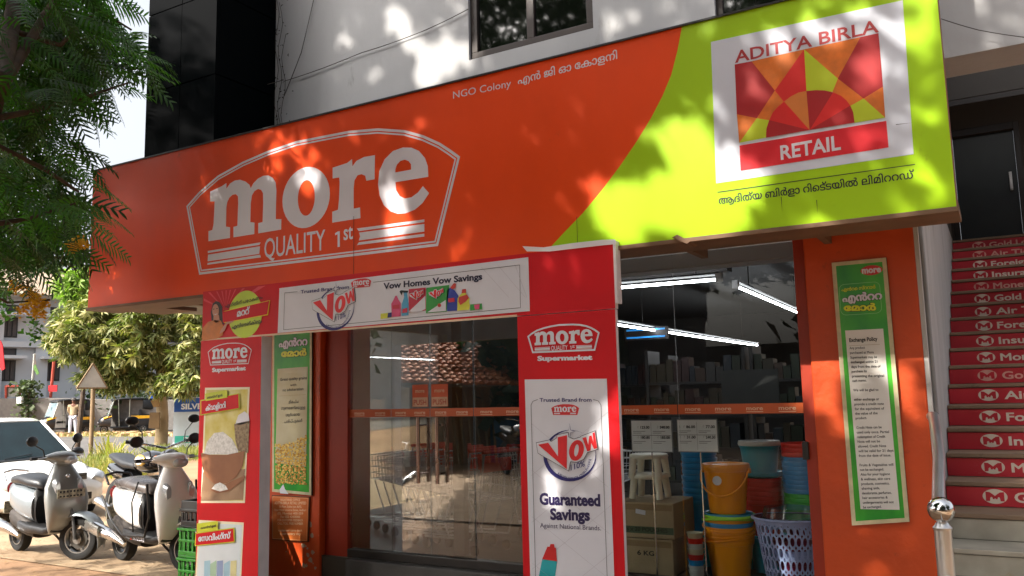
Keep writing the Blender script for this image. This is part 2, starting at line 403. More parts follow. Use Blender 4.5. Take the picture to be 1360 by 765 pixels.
# stained wall between shop and stairs
MB().box((-.44, 5.14, 0), (-.335, 10.3, 3.0)).build('stair_side_wall', PLASTER, B, bevel=.004)
MB().box((-.352, 5.078, 0), (-.33, 5.14, 2.32)).build('pillar_edge', PLASTER, B)
w = MB(); w.tube([(-.325, 5.22, .5), (-.325, 5.22, 2.3)], .012, 8); w.tube([(-.325, 5.3, .5), (-.325, 5.3, 2.9)], .009, 8)
w.build('pipe', mat('grey_pvc', '868686', .5), B, smooth=40)
# orange pillars and jambs
pil = MB().box((-.942, PY, 0), (-.352, 5.45, 2.34)).build('orange_pillar', PAINTO, B, bevel=.008)
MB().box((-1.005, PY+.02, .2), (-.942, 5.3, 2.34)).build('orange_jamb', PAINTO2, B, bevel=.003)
xl0, xl1, xl2 = at(346, 600, PY)[0]-.02, at(425, 600, PY)[0], at(456, 600, PY)[0]
MB().box((xl0, PY, 0), (xl1, 5.4, 2.34)).build('orange_pillar', PAINTO, B, bevel=.008)
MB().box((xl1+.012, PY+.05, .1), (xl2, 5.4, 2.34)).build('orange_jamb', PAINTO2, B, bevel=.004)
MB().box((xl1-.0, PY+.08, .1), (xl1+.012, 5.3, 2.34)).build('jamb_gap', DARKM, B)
MB().box((-1.02, 5.06, 1.0), (-.985, 5.09, 1.1)).build('door_lock', DARKM, B, bevel=.004)
# chipped paint at the pillar foot
# shop front frame and panes
MB().box((xl2+.06, 5.03, 0), (-.95, 5.11, .2)).build('plinth', mat('dark_sill_stone', '4A4846', .7, var=.2, bump=.2), B, bevel=.005)
FR = mat('dark_shopfront_frame', '221A14', .5, var=.15)
fx = [xl2, at(520, 600, WY)[0], at(572, 600, WY)[0], at(630, 600, WY)[0], -2.62, -1.005]
MB().box((xl2, 5.12, .2), (-1.005, 5.2, .26)).build('sill', FR, B, bevel=.004)
MB().box((xl2, 5.12, 2.30), (-1.005, 5.2, 2.36)).build('head_rail', FR, B)
MB().box((-2.66, 5.12, .26), (-2.6, 5.2, 2.3)).build('mullion', FR, B)
MB().box((at(592, 600, WY)[0], 5.24, .26), (at(606, 600, WY)[0], 5.3, 2.75)).build('column', mat('green_grey_column', '2E3836', .6), B)
for a, b in ((fx[0], fx[1]), (fx[3], -2.66)):
    MB().box((a+.004, 5.155, .26), (b-.004, 5.165, 2.3)).build('glass_pane', DOORGLASS, B)
STRIPM = mat('orange_film', 'C0551E', .45, var=.06); FILMW = mat('pale_film_print', 'E0B898', .5, var=0)
zst0, zst1 = 1.262, 1.322
for a, b in ((fx[1], fx[2]), (fx[2], fx[3])):
    d = MB().box((a+.004, 5.148, .27), (b-.004, 5.158, 2.28)).build('glass_door', DOORGLASS, B)
    s = 1 if a == fx[1] else -1; hx = b-.07 if s == 1 else a+.1
    h = MB()
    for dy in (-.06, .07): h.tube([(hx, 5.15+dy, .78), (hx, 5.15+dy, 1.26)], .014, 10)
    for z in (.85, 1.2): h.tube([(hx, 5.09, z), (hx, 5.22, z)], .008, 8)
    h.build('handle', mat('pink_steel', 'B09890', .25, 1), d, smooth=40)
    px0, px1 = (b-.16, b-.015) if s == 1 else (a+.015, a+.165)
    st = flat('push_sticker', [(px0, 1.335), (px1, 1.335), (px1, 1.5), (px0, 1.5)], 5.146, 1, mat('push_orange', 'C8501A', .5), d)
    flat('push_label', [(px0+.004, 1.337), (px1-.004, 1.337), (px1-.004, 1.405), (px0+.004, 1.405)], 5.146, 2, mat('push_tan', 'D0A888', .5), d)
    text('PUSH', (px0+.014, 1.35), (px1-.014, 1.35), .04, 5.146, 3, mat('push_red', 'B0300E', .5), d, .02)
    text('more', (px0+.03, 1.44), (px1-.03, 1.44), .03, 5.146, 3, FILMW, d, .02)
MB().box((-2.6, 5.155, .26), (-1.78, 5.165, 2.3)).build('glass_pane', SHOPGLASS, B)
MB().box((-1.775, 5.155, .26), (-1.01, 5.165, 2.3)).build('glass_pane', SHOPGLASS, B)
for a, b in ((xl2, fx[1]-.003), (fx[1]+.003, fx[2]-.003), (fx[2]+.003, fx[3]-.003), (fx[3]+.003, -2.66), (-2.6, -1.782), (-1.776, -1.01)):
    st = flat('film_strip', [(a, zst0), (b, zst0), (b, zst1), (a, zst1)], 5.147, 0, STRIPM, B)
    n = max(1, round((b-a)/.21))
    for i in range(n):
        c = a+(i+.5)*(b-a)/n
        text('more', (c-.05, 1.283), (c+.05, 1.283), .024, 5.147, 1, FILMW, st, .03)
        flat('print_line', [(c-.05, 1.271), (c+.05, 1.271), (c+.05, 1.275), (c-.05, 1.275)], 5.147, 1, FILMW, st)

# ---------------------------------------------------------------- the "more" logo, drawn once, reused at any size
def cvA(pts): return [at(240+x/3.645, 160+y/3.645, SY) for x, y in pts]
def cvB(pts): return [at(420+x/3.645, 160+y/3.645, SY) for x, y in pts]
def ell(cx, cy, rx, ry, s, z0, n=36): return [at(z0[0]+(cx+rx*math.cos(2*math.pi*i/n))/3.645, z0[1]+(cy+ry*math.sin(2*math.pi*i/n)+s*rx*math.cos(2*math.pi*i/n))/3.645, SY) for i in range(n)]
LG = {}
LG['m'] = (cvA([(143,345),(200,318),(222,303),(222,330),(240,305),(262,291),(288,287),(315,296),(334,312),(340,328),(352,305),(374,282),(400,268),(425,266),(447,278),(460,300),(464,340),(462,400),(461,478),(488,478),(487,528),(376,547),(376,497),(397,492),(400,400),(399,352),(390,336),(375,332),(358,342),(346,362),(340,400),(338,492),(358,495),(357,550),(256,566),(256,515),(275,510),(279,400),(278,368),(268,357),(252,360),(236,374),(226,395),(222,420),(220,514),(240,517),(239,569),(135,585),(135,536),(154,530),(160,500),(164,420),(165,392),(143,392)]), [])
LG['o'] = (ell(608,373,115,147,-.17,(240,160)), [ell(609,375,41,86,-.17,(240,160))])
LG['r'] = (cvB([(80,229),(150,206),(174,187),(176,222),(195,196),(232,177),(285,168),(283,285),(243,292),(238,268),(220,260),(200,266),(186,290),(182,330),(182,427),(213,421),(215,473),(78,495),(78,442),(106,432),(111,380),(114,300),(112,276),(80,281)]), [])
LG['e'] = (cvB([(383,252),(460,238),(459,212),(448,197),(430,190),(408,196),(391,214),(384,236)]), [])
outer = cvB([(543,273),(541,222),(527,182),(498,148),(462,132),(420,131),(372,148),(332,188),(306,245),(300,310),(308,365),(328,410),(360,440),(395,452),(432,450),(478,432),(515,400),(547,352),(517,318),(494,348),(462,372),(430,378),(405,366),(388,338),(384,299)])
LG['e'] = (outer, [LG['e'][0]])
LG['s1'] = (cvA([(132,632),(388,590),(382,602),(132,642)]), []); LG['s2'] = (cvA([(133,650),(385,609),(381,646),(131,682)]), []); LG['s3'] = (cvA([(131,690),(385,650),(389,663),(129,699)]), [])
LG['s4'] = (cvB([(197,523),(524,479),(524,492),(207,536)]), []); LG['s5'] = (cvB([(208,543),(524,501),(524,538),(207,581),(213,561)]), []); LG['s6'] = (cvB([(207,590),(524,548),(524,562),(197,604)]), [])
brd = cvA([(28,415),(90,747)]) + cvB([(590,608),(697,175)])
c1, c2 = brd[3], brd[0]; top = cvB([(300,38)])[0]
arc = cvB([(652,142),(600,108),(520,72),(430,47),(300,38),(160,50),(40,73)]) + cvA([(560,100),(420,148),(300,200),(180,267),(90,345)])
brd = brd + arc
def logo(cx, cz, wd, Y, k, m, parent, border=None, words=True, backing=None):
    """the shop logo at width wd centred on (cx, cz) of plane Y"""
    bx0 = min(p[0] for p in brd); bx1 = max(p[0] for p in brd); bz0 = min(p[1] for p in brd); bz1 = max(p[1] for p in brd)
    s = wd/(bx1-bx0); T = lambda P: [(cx+(p[0]-(bx0+bx1)/2)*s, cz+(p[1]-(bz0+bz1)/2)*s) for p in P]
    if backing: flat('emblem_back', T(brd), Y, k, backing, parent); k += 1
    n = 'letter'
    mb_v = []; 
    for key in ('m', 'o', 'r', 'e', 's1', 's2', 's3', 's4', 's5', 's6'):
        po, ho = LG[key]
        if not words and wd < .35: po = po[::1]
        flat('letter' if len(key) == 1 else 'stripe', T(po), Y, k, m, parent, [T(h) for h in ho])
    if border:
        P1 = T(brd); band('border_line', P1, border[0], Y, k, m, parent)
        if len(border) > 1: band('border_line', inset(P1, border[0]+border[1]), border[2], Y, k, m, parent)
    if words:
        q = T([at(240+405/3.645, 160+660/3.645, SY), at(240+700/3.645, 160+625/3.645, SY), at(420+92/3.645, 160+616/3.645, SY), at(420+115/3.645, 160+612/3.645, SY), at(420+133/3.645, 160+580/3.645, SY), at(420+178/3.645, 160+572/3.645, SY)])
        zz = (q[0][1]+q[1][1])/2; h = .152*s
        text('QUALITY', (q[0][0], q[1][1]), (q[1][0], q[1][1]), h, Y, k, m, parent, .01)
        flat('letter', T(cvB([(92,556),(92,546),(104,538),(115,536),(115,611),(104,613),(104,551)])), Y, k, m, parent)
        text('st', (q[4][0], q[5][1]), (q[5][0], q[5][1]), h*.75, Y, k, m, parent, .02)

# ---------------------------------------------------------------- fascia sign
SX0, SX1, SZ0, SZ1 = -6.717, -.112, 2.232, 3.43
S = thing('fascia_sign', 'long orange and lime supermarket sign across the shop front', 'sign', (-3.4, 4.5, 2.2))
ba = [at(x, y, SY) for x, y in ((903.2,34.6),(900,66),(891.5,99.4),(879.8,127.5),(864.5,157),(845.5,188),(823,221),(799,253),(774,283),(746,312))]
bt = (ba[0][0]+.01, SZ1); bb = (at(722, 333, SY)[0], SZ0)
ba = [bt]+ba[1:]+[bb]
flat('orange_panel', [(SX0, SZ0), bb]+ba[::-1][1:]+[(SX0, SZ1)], SY, 0, ORANGE, S)
flat('lime_panel', [(SX1, SZ0), (SX1, SZ1)]+ba, SY, 0, LIME, S)
MB().box((SX0, SY+.003, SZ0), (SX1, SY+.24, SZ1)).build('cabinet', mat('sign_cabinet', '7A3A22', .6), S)
LIP = mat('rusty_tan_lip', '745842', .7, var=.2, scale=5, dirt=('6E3E20', 12, .6))
MB().box((SX0-.01, SY-.012, SZ0-.026), (SX1+.008, SY+.3, SZ0-.002)).build('bottom_lip', LIP, S, bevel=.003)
MB().box((SX0-.012, SY-.01, SZ1), (SX1+.008, SY+.26, SZ1+.012)).build('top_edge', DARKM, S)
MB().box((SX0, SY+.302, SZ0-.004), (SX0+.45, 5.14, SZ0+.03)).build('soffit_board', LIP, S, bevel=.003)
MB().box((SX0+.45, SY+.302, SZ0+.06), (SX1, 5.14, SZ0+.09)).build('soffit_board', mat('dark_soffit', '5A4836', .8), S)
for x in (-5.9, -4.9, -3.9, -2.4, -1.55, -.8): MB().box((x-.02, SY+.304, SZ0+.0), (x+.02, 5.14, SZ0+.058)).build('bracket', LIP, S)
for x, zz in ((at(470, 330, SY)[0], SZ0+.42), (-2.07, SZ0+.2)):
    MB().box((x, SY-.004, SZ0), (x+.0015, SY-.002, zz)).build('panel_joint', DARKM, S)
x_, z_ = at(1168, 290, SY)
bx0 = min(p[0] for p in brd); bx1 = max(p[0] for p in brd); bz0 = min(p[1] for p in brd); bz1 = max(p[1] for p in brd)
logo((bx0+bx1)/2, (bz0+bz1)/2, bx1-bx0, SY, 1, LETTER, S, (.018, .008, .011))
ptext('NGO Colony', (602, 131), (679, 115), 10, SY, 1, LETTER, S, .0)
ptext('എൻ ജി ഓ േകാളനി', (688, 112), (820, 78), 10.5, SY, 1, LETTER, S, .015)
Z3 = (940, 10, 2.834)
pp = lambda pts, k, m, n='emblem_piece': pflat(n, pts, SY, k, m, S, Z3)
WPAN = mat('white_emblem_panel', 'CCD0DC', .35, var=.04, scale=4)
pp([(12,130),(32,662),(775,552),(734,-27)], 1, WPAN, 'emblem_panel')
eR = mat('emblem_red', 'D8201C', .4, var=.06); eD = mat('emblem_dark_red', 'A81218', .4, var=.1); eO = mat('emblem_orange', 'D8701A', .4, var=.2, scale=12); eL = mat('emblem_lime', 'B8C81C', .4, var=.06); eT = mat('emblem_tan', 'D07830', .4, var=.1)
pp([(102,215),(165,203),(253,313),(185,417),(110,402)], 2, eD); pp([(110,402),(185,417),(119,510)], 2, eO); pp([(165,203),(363,158),(253,313)], 2, eO)
pp([(363,158),(372,318),(288,357),(253,313)], 2, eR); pp([(363,158),(490,268),(470,318),(372,318)], 2, eL); pp([(363,158),(575,112),(490,268)], 2, eO)
pp([(575,112),(643,97),(660,298),(587,343),(490,268)], 2, eD); pp([(660,298),(668,415),(587,343)], 2, eO); pp([(490,268),(587,343),(535,372),(470,318)], 2, eO)
pp([(587,343),(668,415),(552,435),(535,372)], 2, eL); pp([(253,313),(288,357),(232,425),(185,417)], 2, eO); pp([(185,417),(232,425),(220,490),(119,510)], 2, eL)
Cc = (384,462)
pp([(220,491),(222,455),(232,425),Cc], 3, eD); pp([(232,425),(246,395),(265,374),(288,355),Cc], 3, eR); pp([(288,355),(314,335),(342,321),(372,315),Cc], 3, eT)
pp([(372,315),(408,312),(440,313),(472,320),Cc], 3, eD); pp([(472,320),(502,333),(522,350),(537,370),Cc], 3, eR); pp([(537,370),(548,395),(553,434),Cc], 3, eD)
pp([(120,520),(672,427),(681,527),(124,615)], 2, mat('retail_red', 'D81424', .4, var=.05), 'retail_band')
ptext('ADITYA BIRLA', (940+103/2.834, 10+209/2.834), (940+645/2.834, 10+92/2.834), 17, SY, 2, mat('dull_red_print', 'A82C30', .45), S, .02)
ptext('RETAIL', (940+276/2.834, 10+573/2.834), (940+502/2.834, 10+534/2.834), 19.5, SY, 3, LETTER, S, .03)
pp([(37,694),(780,589),(780,592),(37,697)], 1, BLACKP, 'rule_line')
ptext('ആദിത്യ ബിർളാ റിേട്ടയിൽ ലിമിററഡ്'.replace('േട്ട', 'െട്ട'), (940+42/2.834, 10+740/2.834), (940+778/2.834, 10+642/2.834), 10, SY, 1, BLACKP, S, .02)
mb = MB()
for a, b in (((1038, 262), (1039.5, 283)), ((1085, 266), (1086.4, 285)), ((1190, 166), (1213, 163.5))):
    p, q = at(*a, SY), at(*b, SY); d = Vector((q[0]-p[0], 0, q[1]-p[1])); nrm = Vector((d.z, 0, -d.x)).normalized()*.0018
    mb.add([(p[0]-nrm.x, SY-.008, p[1]-nrm.z), (p[0]+nrm.x, SY-.008, p[1]+nrm.z), (q[0], SY-.008, q[1])], [(0, 1, 2)])
mb.build('crack', BLACKP, S)

# ---------------------------------------------------------------- entrance banner frame
G = thing('entrance_banner_frame', 'red banner arch around the shop doorway with savings adverts', 'banner frame', (-3.5, 4.4, 0))
SIDE = mat('white_flex_edge', 'E4E0E4', .6, var=.08)
hx0, hx1, hz0, hz1 = -5.215, -1.83, 1.872, 2.243
lx0, lx1 = -5.225, at(345, 600, GY)[0]; rx0, rx1 = -2.462, -1.832
MB().box((hx0, GY+.002, hz0), (hx1, GY+.042, hz1)).build('header_box', SIDE, G)
MB().box((lx0, GY+.002, .02), (lx1, GY+.1, hz0-.004)).build('leg_box', SIDE, G)
MB().box((rx0, GY+.002, .02), (rx1, GY+.034, hz0-.004)).build('leg_box', SIDE, G)
mb = MB().box((hx1+.001, GY-.004, 1.9), (hx1+.018, GY+.06, hz1+.012)); mb.build('side_flap', SIDE, G, bevel=.002)
flat('header_banner', [(hx0, hz0), (hx1, hz0), (hx1, hz1), (hx0, hz1)], GY, 0, RED, G)
flat('header_edge', [(hx0, hz0-.004), (rx0, hz0-.004), (rx0, hz0+.008), (hx0, hz0+.008)], GY, 1, mat('pale_edge', 'E0C8A8', .5), G)
LB = flat('leg_banner', [(lx0, .02), (lx1, .02), (lx1, hz0-.004), (lx0, hz0-.004)], GY, 0, RED, G)
RB = flat('leg_banner', [(rx0, .02), (rx1, .02), (rx1, hz0-.004), (rx0, hz0-.004)], GY, 0, RED, G)

pflat('torn_flex', [(694,327),(722,328.5),(760,323),(800,318.5),(817,318),(819,324),(800,326),(765,330),(730,334),(700,334)], GY-.006, 1, SIDE, G)
MB().prism([at(893, 316, SY-.02), at(900, 312, SY-.02), at(917, 321, SY-.02), at(913, 324, SY-.02)], SY-.03, SY+.1).build('bent_bracket', LIP, S)
# chipped paint and a hinge on the left pillar
m = MB()
for _ in range(34):
    a0 = at(random.choice((425, 425, 424, 352, 423)), 0, PY)[0]; z0 = random.uniform(.35, 1.7); r_ = random.uniform(.004, .016); o = len(m.v); k_ = 7
    for j in range(k_): m.v.append((xl1-.006-abs(r_*.6*math.cos(j*.9))*random.uniform(.4, 1), PY-.002, z0+r_*1.5*math.sin(j*.9)*random.uniform(.6, 1)))
    m.f.append(tuple(range(o, o+k_)))
for _ in range(26):
    z0 = random.uniform(.1, .5); x0 = random.uniform(xl0+.3, xl1-.02); r_ = random.uniform(.005, .03); o = len(m.v)
    for j in range(8): m.v.append((x0+r_*math.cos(j*.785)*random.uniform(.5, 1), PY-.002, z0+r_*math.sin(j*.785)*random.uniform(.5, 1)))
    m.f.append(tuple(range(o, o+8)))
m.build('paint_chips', mat('bare_plaster', 'B8A088', .9, var=.2), B, kind='stuff')
# vow emblem
VW = (695, 510, 4.5)
vv = lambda P: [at(695+x/4.5, 510+y/4.5, GY) for x, y in P]
VS = {'back': vv([(82,352),(160,335),(170,345),(205,322),(205,305),(270,290),(275,318),(305,330),(345,318),(350,312),(432,281),(448,388),(420,398),(385,408),(365,448),(320,468),(285,462),(274,518),(92,412)]),
      'side': vv([(90,360),(92,408),(262,508),(150,400)]),
      'v': vv([(93,362),(153,350),(212,432),(210,318),(266,305),(264,508)]), 'w': vv([(358,322),(378,316),(392,362),(398,311),(412,307),(424,350),(418,292),(431,288),(446,382),(427,388),(410,352),(405,397),(386,402)]),
      'o': [vv([(322+44*math.cos(t)+8*math.sin(t), 396-62*math.sin(t)) for t in [i*math.pi/12 for i in range(24)]]), vv([(322+13*math.cos(t)+5*math.sin(t), 396-36*math.sin(t)) for t in [i*math.pi/12 for i in range(24)]])],
      'ring': [vv([(280+158*math.cos(t), 428+154*math.sin(t)) for t in [i*math.pi/20 for i in range(40)]]), vv([(288+146*math.cos(t), 420+143*math.sin(t)) for t in [i*math.pi/20 for i in range(40)]])]}
VC = at(695+270/4.5, 510+415/4.5, GY)
def vow(cx, cz, s, k, parent, full=True, Y=GY):
    T = lambda P: [(cx+(p[0]-VC[0])*s, cz+(p[1]-VC[1])*s) for p in P]
    if full: flat('ring', T(VS['ring'][0]), Y, k, NAVY, parent, [T(VS['ring'][1])])
    flat('outline', inset(T(VS['back']), -.003*s), Y, k+1, BLACKP, parent); flat('backing', T(VS['back']), Y, k+2, WPRINT, parent)
    flat('letter_v', T(VS['v']), Y, k+3, mat('vow_red', 'E01E26', .4), parent); flat('letter_w', T(VS['w']), Y, k+3, MATS['vow_red'], parent)
    flat('letter_o', T(VS['o'][0]), Y, k+3, MATS['vow_red'], parent, [T(VS['o'][1])])
    if full:
        a, b = T(vv([(288,516),(372,490)])); text('110%', a, b, .033*s, Y, k+3, NAVY, parent, .015)
        def wp(t, v):
            ang = R(232)+R(120)*t; r = .168*s; ox, oz = T(vv([(283, 428)]))[0]
            rr = r - v*.019*s*-1 - .03*s
            rr = (.132 - v*.018)*s + .0
            rr = (.118 + v*.018)*s
            return ox+rr*np.cos(ang), oz+rr*np.sin(ang)
        text('Performance Guaranteed', (0, 0), (1, 0), .02, Y, k+3, NAVY, parent, .01, warp=wp)
        c = T(vv([(283, 282)]))[0]; st = []
        for i in range(8):
            r = (.035 if i % 2 == 0 else .007)*s; st.append((c[0]+r*math.cos(i*math.pi/4), c[1]+r*1.2*math.sin(i*math.pi/4)))
        flat('sparkle', inset(st, -.002), Y, k+4, NAVY, parent); flat('sparkle', st, Y, k+5, WPRINT, parent)

# header prints
H7 = (260, 340, 5.883); H8 = (480, 340, 5.667)
hp = lambda n, pts, k, m, z=H7: pflat(n, pts, GY, k, m, G, z)
pflat('header_panel', [(371.3, 382.8), (369, 442.3), (703.8, 413.2), (701.8, 341.6)], GY, 1, WPRINT, G)
cx, cz = at(260+388/5.883, 340+455/5.883, GY); rr = (at(325, 385, GY)[1]-at(325, 448.8, GY)[1])/2
rays = [(at(281, 400, GY))]
for i in range(9):
    a = R(20+i*17); x0, z0 = at(300, 412, GY)
    e0 = (x0+.9*math.cos(a), z0+.9*math.sin(a)); e1 = (x0+.9*math.cos(a+.07), z0+.9*math.sin(a+.07))
    cl = lambda p: (max(hx0+.01, min(p[0], at(366, 400, GY)[0])), min(hz1-.01, p[1]))
    def clip(p):
        t = 1
        if p[1] > hz1-.01: t = min(t, (hz1-.01-z0)/(p[1]-z0))
        if p[0] < hx0+.01: t = min(t, (hx0+.01-x0)/(p[0]-x0))
        xm = at(366, 400, GY)[0]
        if p[0] > xm: t = min(t, (xm-x0)/(p[0]-x0))
        return (x0+(p[0]-x0)*t, z0+(p[1]-z0)*t)
    flat('ray', [(x0, z0), clip(e0), clip(e1)], GY, 1, mat('red_ray', 'B8303A' if 0 else 'E0404A', .45), G)
hp('lady_hair', [(128,520),(120,440),(135,372),(160,352),(190,362),(212,400),(222,470),(225,530),(180,560)], 2, mat('hair_print', '241A1A', .5))
hp('lady_top', [(50,640),(60,560),(100,515),(150,500),(200,505),(225,560),(215,620),(170,645),(55,662)], 3, mat('orange_top_print', 'C8742A', .5, var=.15, scale=20))
hp('lady_arm', [(190,610),(230,585),(250,535),(300,515),(302,505),(245,515),(225,545),(200,580)], 4, mat('skin_print', 'C89078', .5))
hp('lady_neck', [(140,500),(145,460),(185,460),(190,505),(165,525)], 3, MATS['skin_print'])
hp('lady_face', [(160+26*math.cos(t), 428+52*math.sin(t)) for t in [i*math.pi/10 for i in range(20)]], 4, MATS['skin_print'])
hp('lady_eyes', [(140,415),(152,411),(152,417),(140,420)], 5, BLACKP); hp('lady_eyes', [(166,410),(179,407),(179,412),(166,416)], 5, BLACKP)
hp('lady_smile', [(146,452),(160,462),(177,448),(160,456)], 5, WPRINT)
flat('lime_disc', circle(cx, cz, rr*.98), GY, 2, LIMEP, G)
hp('ribbon', [(222,432),(585,345),(568,462),(228,524)], 3, YELLOW); hp('ribbon', [(222,436),(580,350),(563,456),(228,519)], 4, RED)
hp('ribbon', [(210,400),(222,432),(228,524),(216,520)], 3, RED)
ptext('മററ്', (260+328/5.883, 340+475/5.883), (260+428/5.883, 340+450/5.883), 8.5, GY, 5, WPRINT, G, .05)
ptext('എന്തിന് പോകണം', (260+235/5.883, 340+405/5.883), (260+528/5.883, 340+335/5.883), 4.6, GY, 5, BLACKP, G, .02)
ptext('എവിെടങ്കിലും', (260+288/5.883, 340+570/5.883), (260+525/5.883, 340+520/5.883), 4.8, GY, 5, BLACKP, G, .03)
ptext('Trusted Brand from', (399.6, 389.8), (464, 383.2), 4.6, GY, 2, NAVY, G, .03)
LOGR = mat('logo_red', 'D42A2E', .4)
a = at(466.5, 377, GY); b = at(493.5, 375, GY); logo((a[0]+b[0])/2, (a[1]+b[1])/2, b[0]-a[0], GY, 2, WPRINT, G, words=False, backing=LOGR)
def line(p, q, w, k, m=BLACKP, parent=G, Y=GY):
    p, q = Vector(p), Vector(q); d = (q-p).normalized(); n = Vector((-d.y, d.x))*w/2
    flat('print_line', [tuple(p-n), tuple(q-n), tuple(q+n), tuple(p+n)], Y, k, m, parent)
for a, b in (((378.5, 389), (395.5, 387.5)), ((378.5, 389), (377, 438)), ((377, 438), (691, 408.8)), ((691.5, 409), (690.6, 352)), ((690.6, 352), (496, 375))):
    line(at(*a, GY), at(*b, GY), .003, 2)
vc = at(444.5, 408.5, GY); vow(vc[0], vc[1], (at(472, 408, GY)[0]-at(417, 409, GY)[0])/.315*.86, 2, G)
ptext('Vow Homes Vow Savings', (480+168/5.667, 340+249/5.667), (480+912/5.667, 340+176/5.667), 8.3, GY, 2, mat('black_navy', '14143A', .5), G, .045)
H = lambda n, pts, k, m: hp(n, pts, k, m, H8)
PKR = mat('pack_red', 'C82440', .4, var=.1); PKG = mat('pack_green', '2E9A3C', .4, var=.1); PKB = mat('pack_blue', '2038A0', .4, var=.1); PKP = mat('pack_pink', 'D84878', .4); PKY = mat('pack_yellow', 'D8D840', .4); PKC = mat('pack_cyan', '4AA0C8', .4)
H('pack', [(360,250),(487,238),(490,410),(360,425)], 3, PKR); H('pack', [(492,240),(665,218),(645,420),(488,432)], 3, PKG)
H('pack', [(360,420),(485,300),(487,400),(430,425)], 4, WPRINT); H('pack', [(500,425),(640,330),(640,415)], 4, WPRINT)
H('bottle', [(232,460),(228,360),(245,330),(258,300),(270,300),(282,328),(300,355),(298,455)], 3, PKP)
H('bottle', [(305,452),(308,360),(325,310),(322,275),(345,270),(350,305),(360,360),(358,447)], 3, PKC); H('trigger', [(290,268),(300,258),(358,262),(350,278),(312,275),(306,298)], 3, BLACKP)
H('bottle', [(648,416),(645,300),(650,250),(680,238),(705,260),(735,300),(725,412)], 3, PKB); H('bottle_cap', [(672,240),(700,205),(718,208),(712,240),(690,252)], 4, mat('cap_red', 'C83828', .4))
H('bottle', [(725,412),(728,320),(745,295),(758,282),(790,278),(800,300),(820,320),(815,340),(820,370),(815,405)], 4, PKY); H('bottle_cap', [(758,282),(762,252),(790,248),(793,278)], 4, MATS['cap_red'])
H('bottle_label', [(735,345),(738,310),(800,290),(815,315),(790,345),(750,370)], 5, MATS['cap_red']); H('bottle_label', [(660,350),(658,320),(705,315),(708,345)], 5, PKR)
H('bottle_label', [(240,400),(238,372),(290,365),(292,395)], 4, PKR); H('bottle_label', [(312,430),(314,400),(350,390),(350,425)], 4, PKR)
H('soap', [(148,435),(230,425),(232,462),(148,475)], 3, PKY); H('soap', [(205,428),(232,425),(232,460),(200,465)], 4, NAVY); H('soap', [(822,365),(910,357),(912,402),(822,412)], 3, PKG); H('soap', [(850,368),(895,362),(890,400),(860,404)], 4, PKP)
for x, y in ((425, 300), (572, 290)): c = at(480+x/5.667, 340+y/5.667, GY); vow(c[0], c[1], .30, 5, G, False)
c = at(480+270/5.667, 340+375/5.667, GY)
for a, b in (((560,410),(600,360)),): H('pack_dot', circle(592, 372, 14, 14), 5, MATS['cap_red'])
# faint tile pattern on the white advert
TILE = mat('faint_tile_line', 'C0BCC4', .5)
for i in range(6):
    x = 640+i*22
    if x < 700: line(at(x, 349+(700-x)*.1, GY), at(min(700, x+36), 395, GY), .002, 2, TILE)
# left leg prints
z5 = (255, 440, 7.65)
a = at(276.3, 472, GY); b = at(334.7, 470, GY); logo((a[0]+b[0])/2, at(305, 470, GY)[1], b[0]-a[0], GY, 2, WPRINT, LB, (.006,))
ptext('Supermarket', (282, 494), (326.8, 491.5), 5.4, GY, 2, WPRINT, LB, .07)
GRAIN = mat('golden_backdrop', 'C8B428', .5, col2='E4DC9C', scale=6)
pflat('photo_border', [(272.5,515),(332,514),(325.5,668),(267,668)], GY, 1, CREAM, LB); pflat('photo', [(274.5,518),(329.5,517),(323.5,665),(269.5,665)], GY, 2, GRAIN, LB)
z6 = (230, 440, 2.354); L = lambda n, pts, k, m: pflat(n, pts, GY, k, m, LB, z6)
TABLE = mat('dark_table_print', '7A5A40', .5, col2='A88868', scale=5)
L('table', [(95,440),(226,430),(220,527),(88,530)], 3, TABLE)
BASK = mat('basket_print', 'A08A68', .6, col2='6E5A44', scale=60)
L('basket', [(192,290),(240,280),(236,380),(205,375),(196,340)], 3, BASK); L('basket_flour', [(196,290),(205,262),(225,250),(238,262),(240,282),(215,292)], 3, WPRINT)
BOWL = mat('bowl_print', '7A4628', .45, col2='94603C', scale=4)
RICE = mat('rice_print', 'F0EEEA', .6, col2='C8C6C0', scale=60)
L('rice', [(98,385),(108,345),(130,318),(158,314),(185,335),(205,372),(205,385)], 4, RICE)
L('bowl', [(90,380),(120,386),(170,386),(226,374),(220,420),(200,455),(170,475),(130,476),(102,450),(93,420)], 5, BOWL)
L('spoon', [(120,496),(130,482),(165,478),(200,462),(228,450),(228,458),(205,478),(175,500),(140,506)], 6, BOWL); L('spoon_rice', [(124,492),(135,478),(150,472),(168,482),(175,494),(150,500)], 7, RICE)
def tagpair(yl, rd, t1, a1, b1, t2, a2, b2, h2, k=7):
    L('tag_yellow', yl, k+3, mat('tag_yellow', 'C8D028', .4)); 
    c = [(sum(p[0] for p in rd)/4, sum(p[1] for p in rd)/4)]*4
    L('tag_edge', [(p[0]+(3 if p[0] > c[0][0] else -3), p[1]+(3 if p[1] > c[0][1] else -3)) for p in rd], k, MATS['tag_yellow']); L('tag_red', rd, k+1, RED)
    cv = lambda p: (230+p[0]/2.354, 440+p[1]/2.354)
    ptext(t1, cv(a1), cv(b1), 3.2, GY, k+4, BLACKP, LB, .03); ptext(t2, cv(a2), cv(b2), h2, GY, k+4, WPRINT, LB, .05)
tagpair([(105,195),(173,183),(175,207),(107,218)], [(92,218),(208,196),(209,240),(92,260)], 'െബസ്ററ് ഇൻ', (112,211), (160,203), 'ക്വാളിററി', (107,248), (170,238), 7)
PROD2 = mat('product_photo_print', 'C8D4DC', .5, col2='6E8CA0', scale=14)
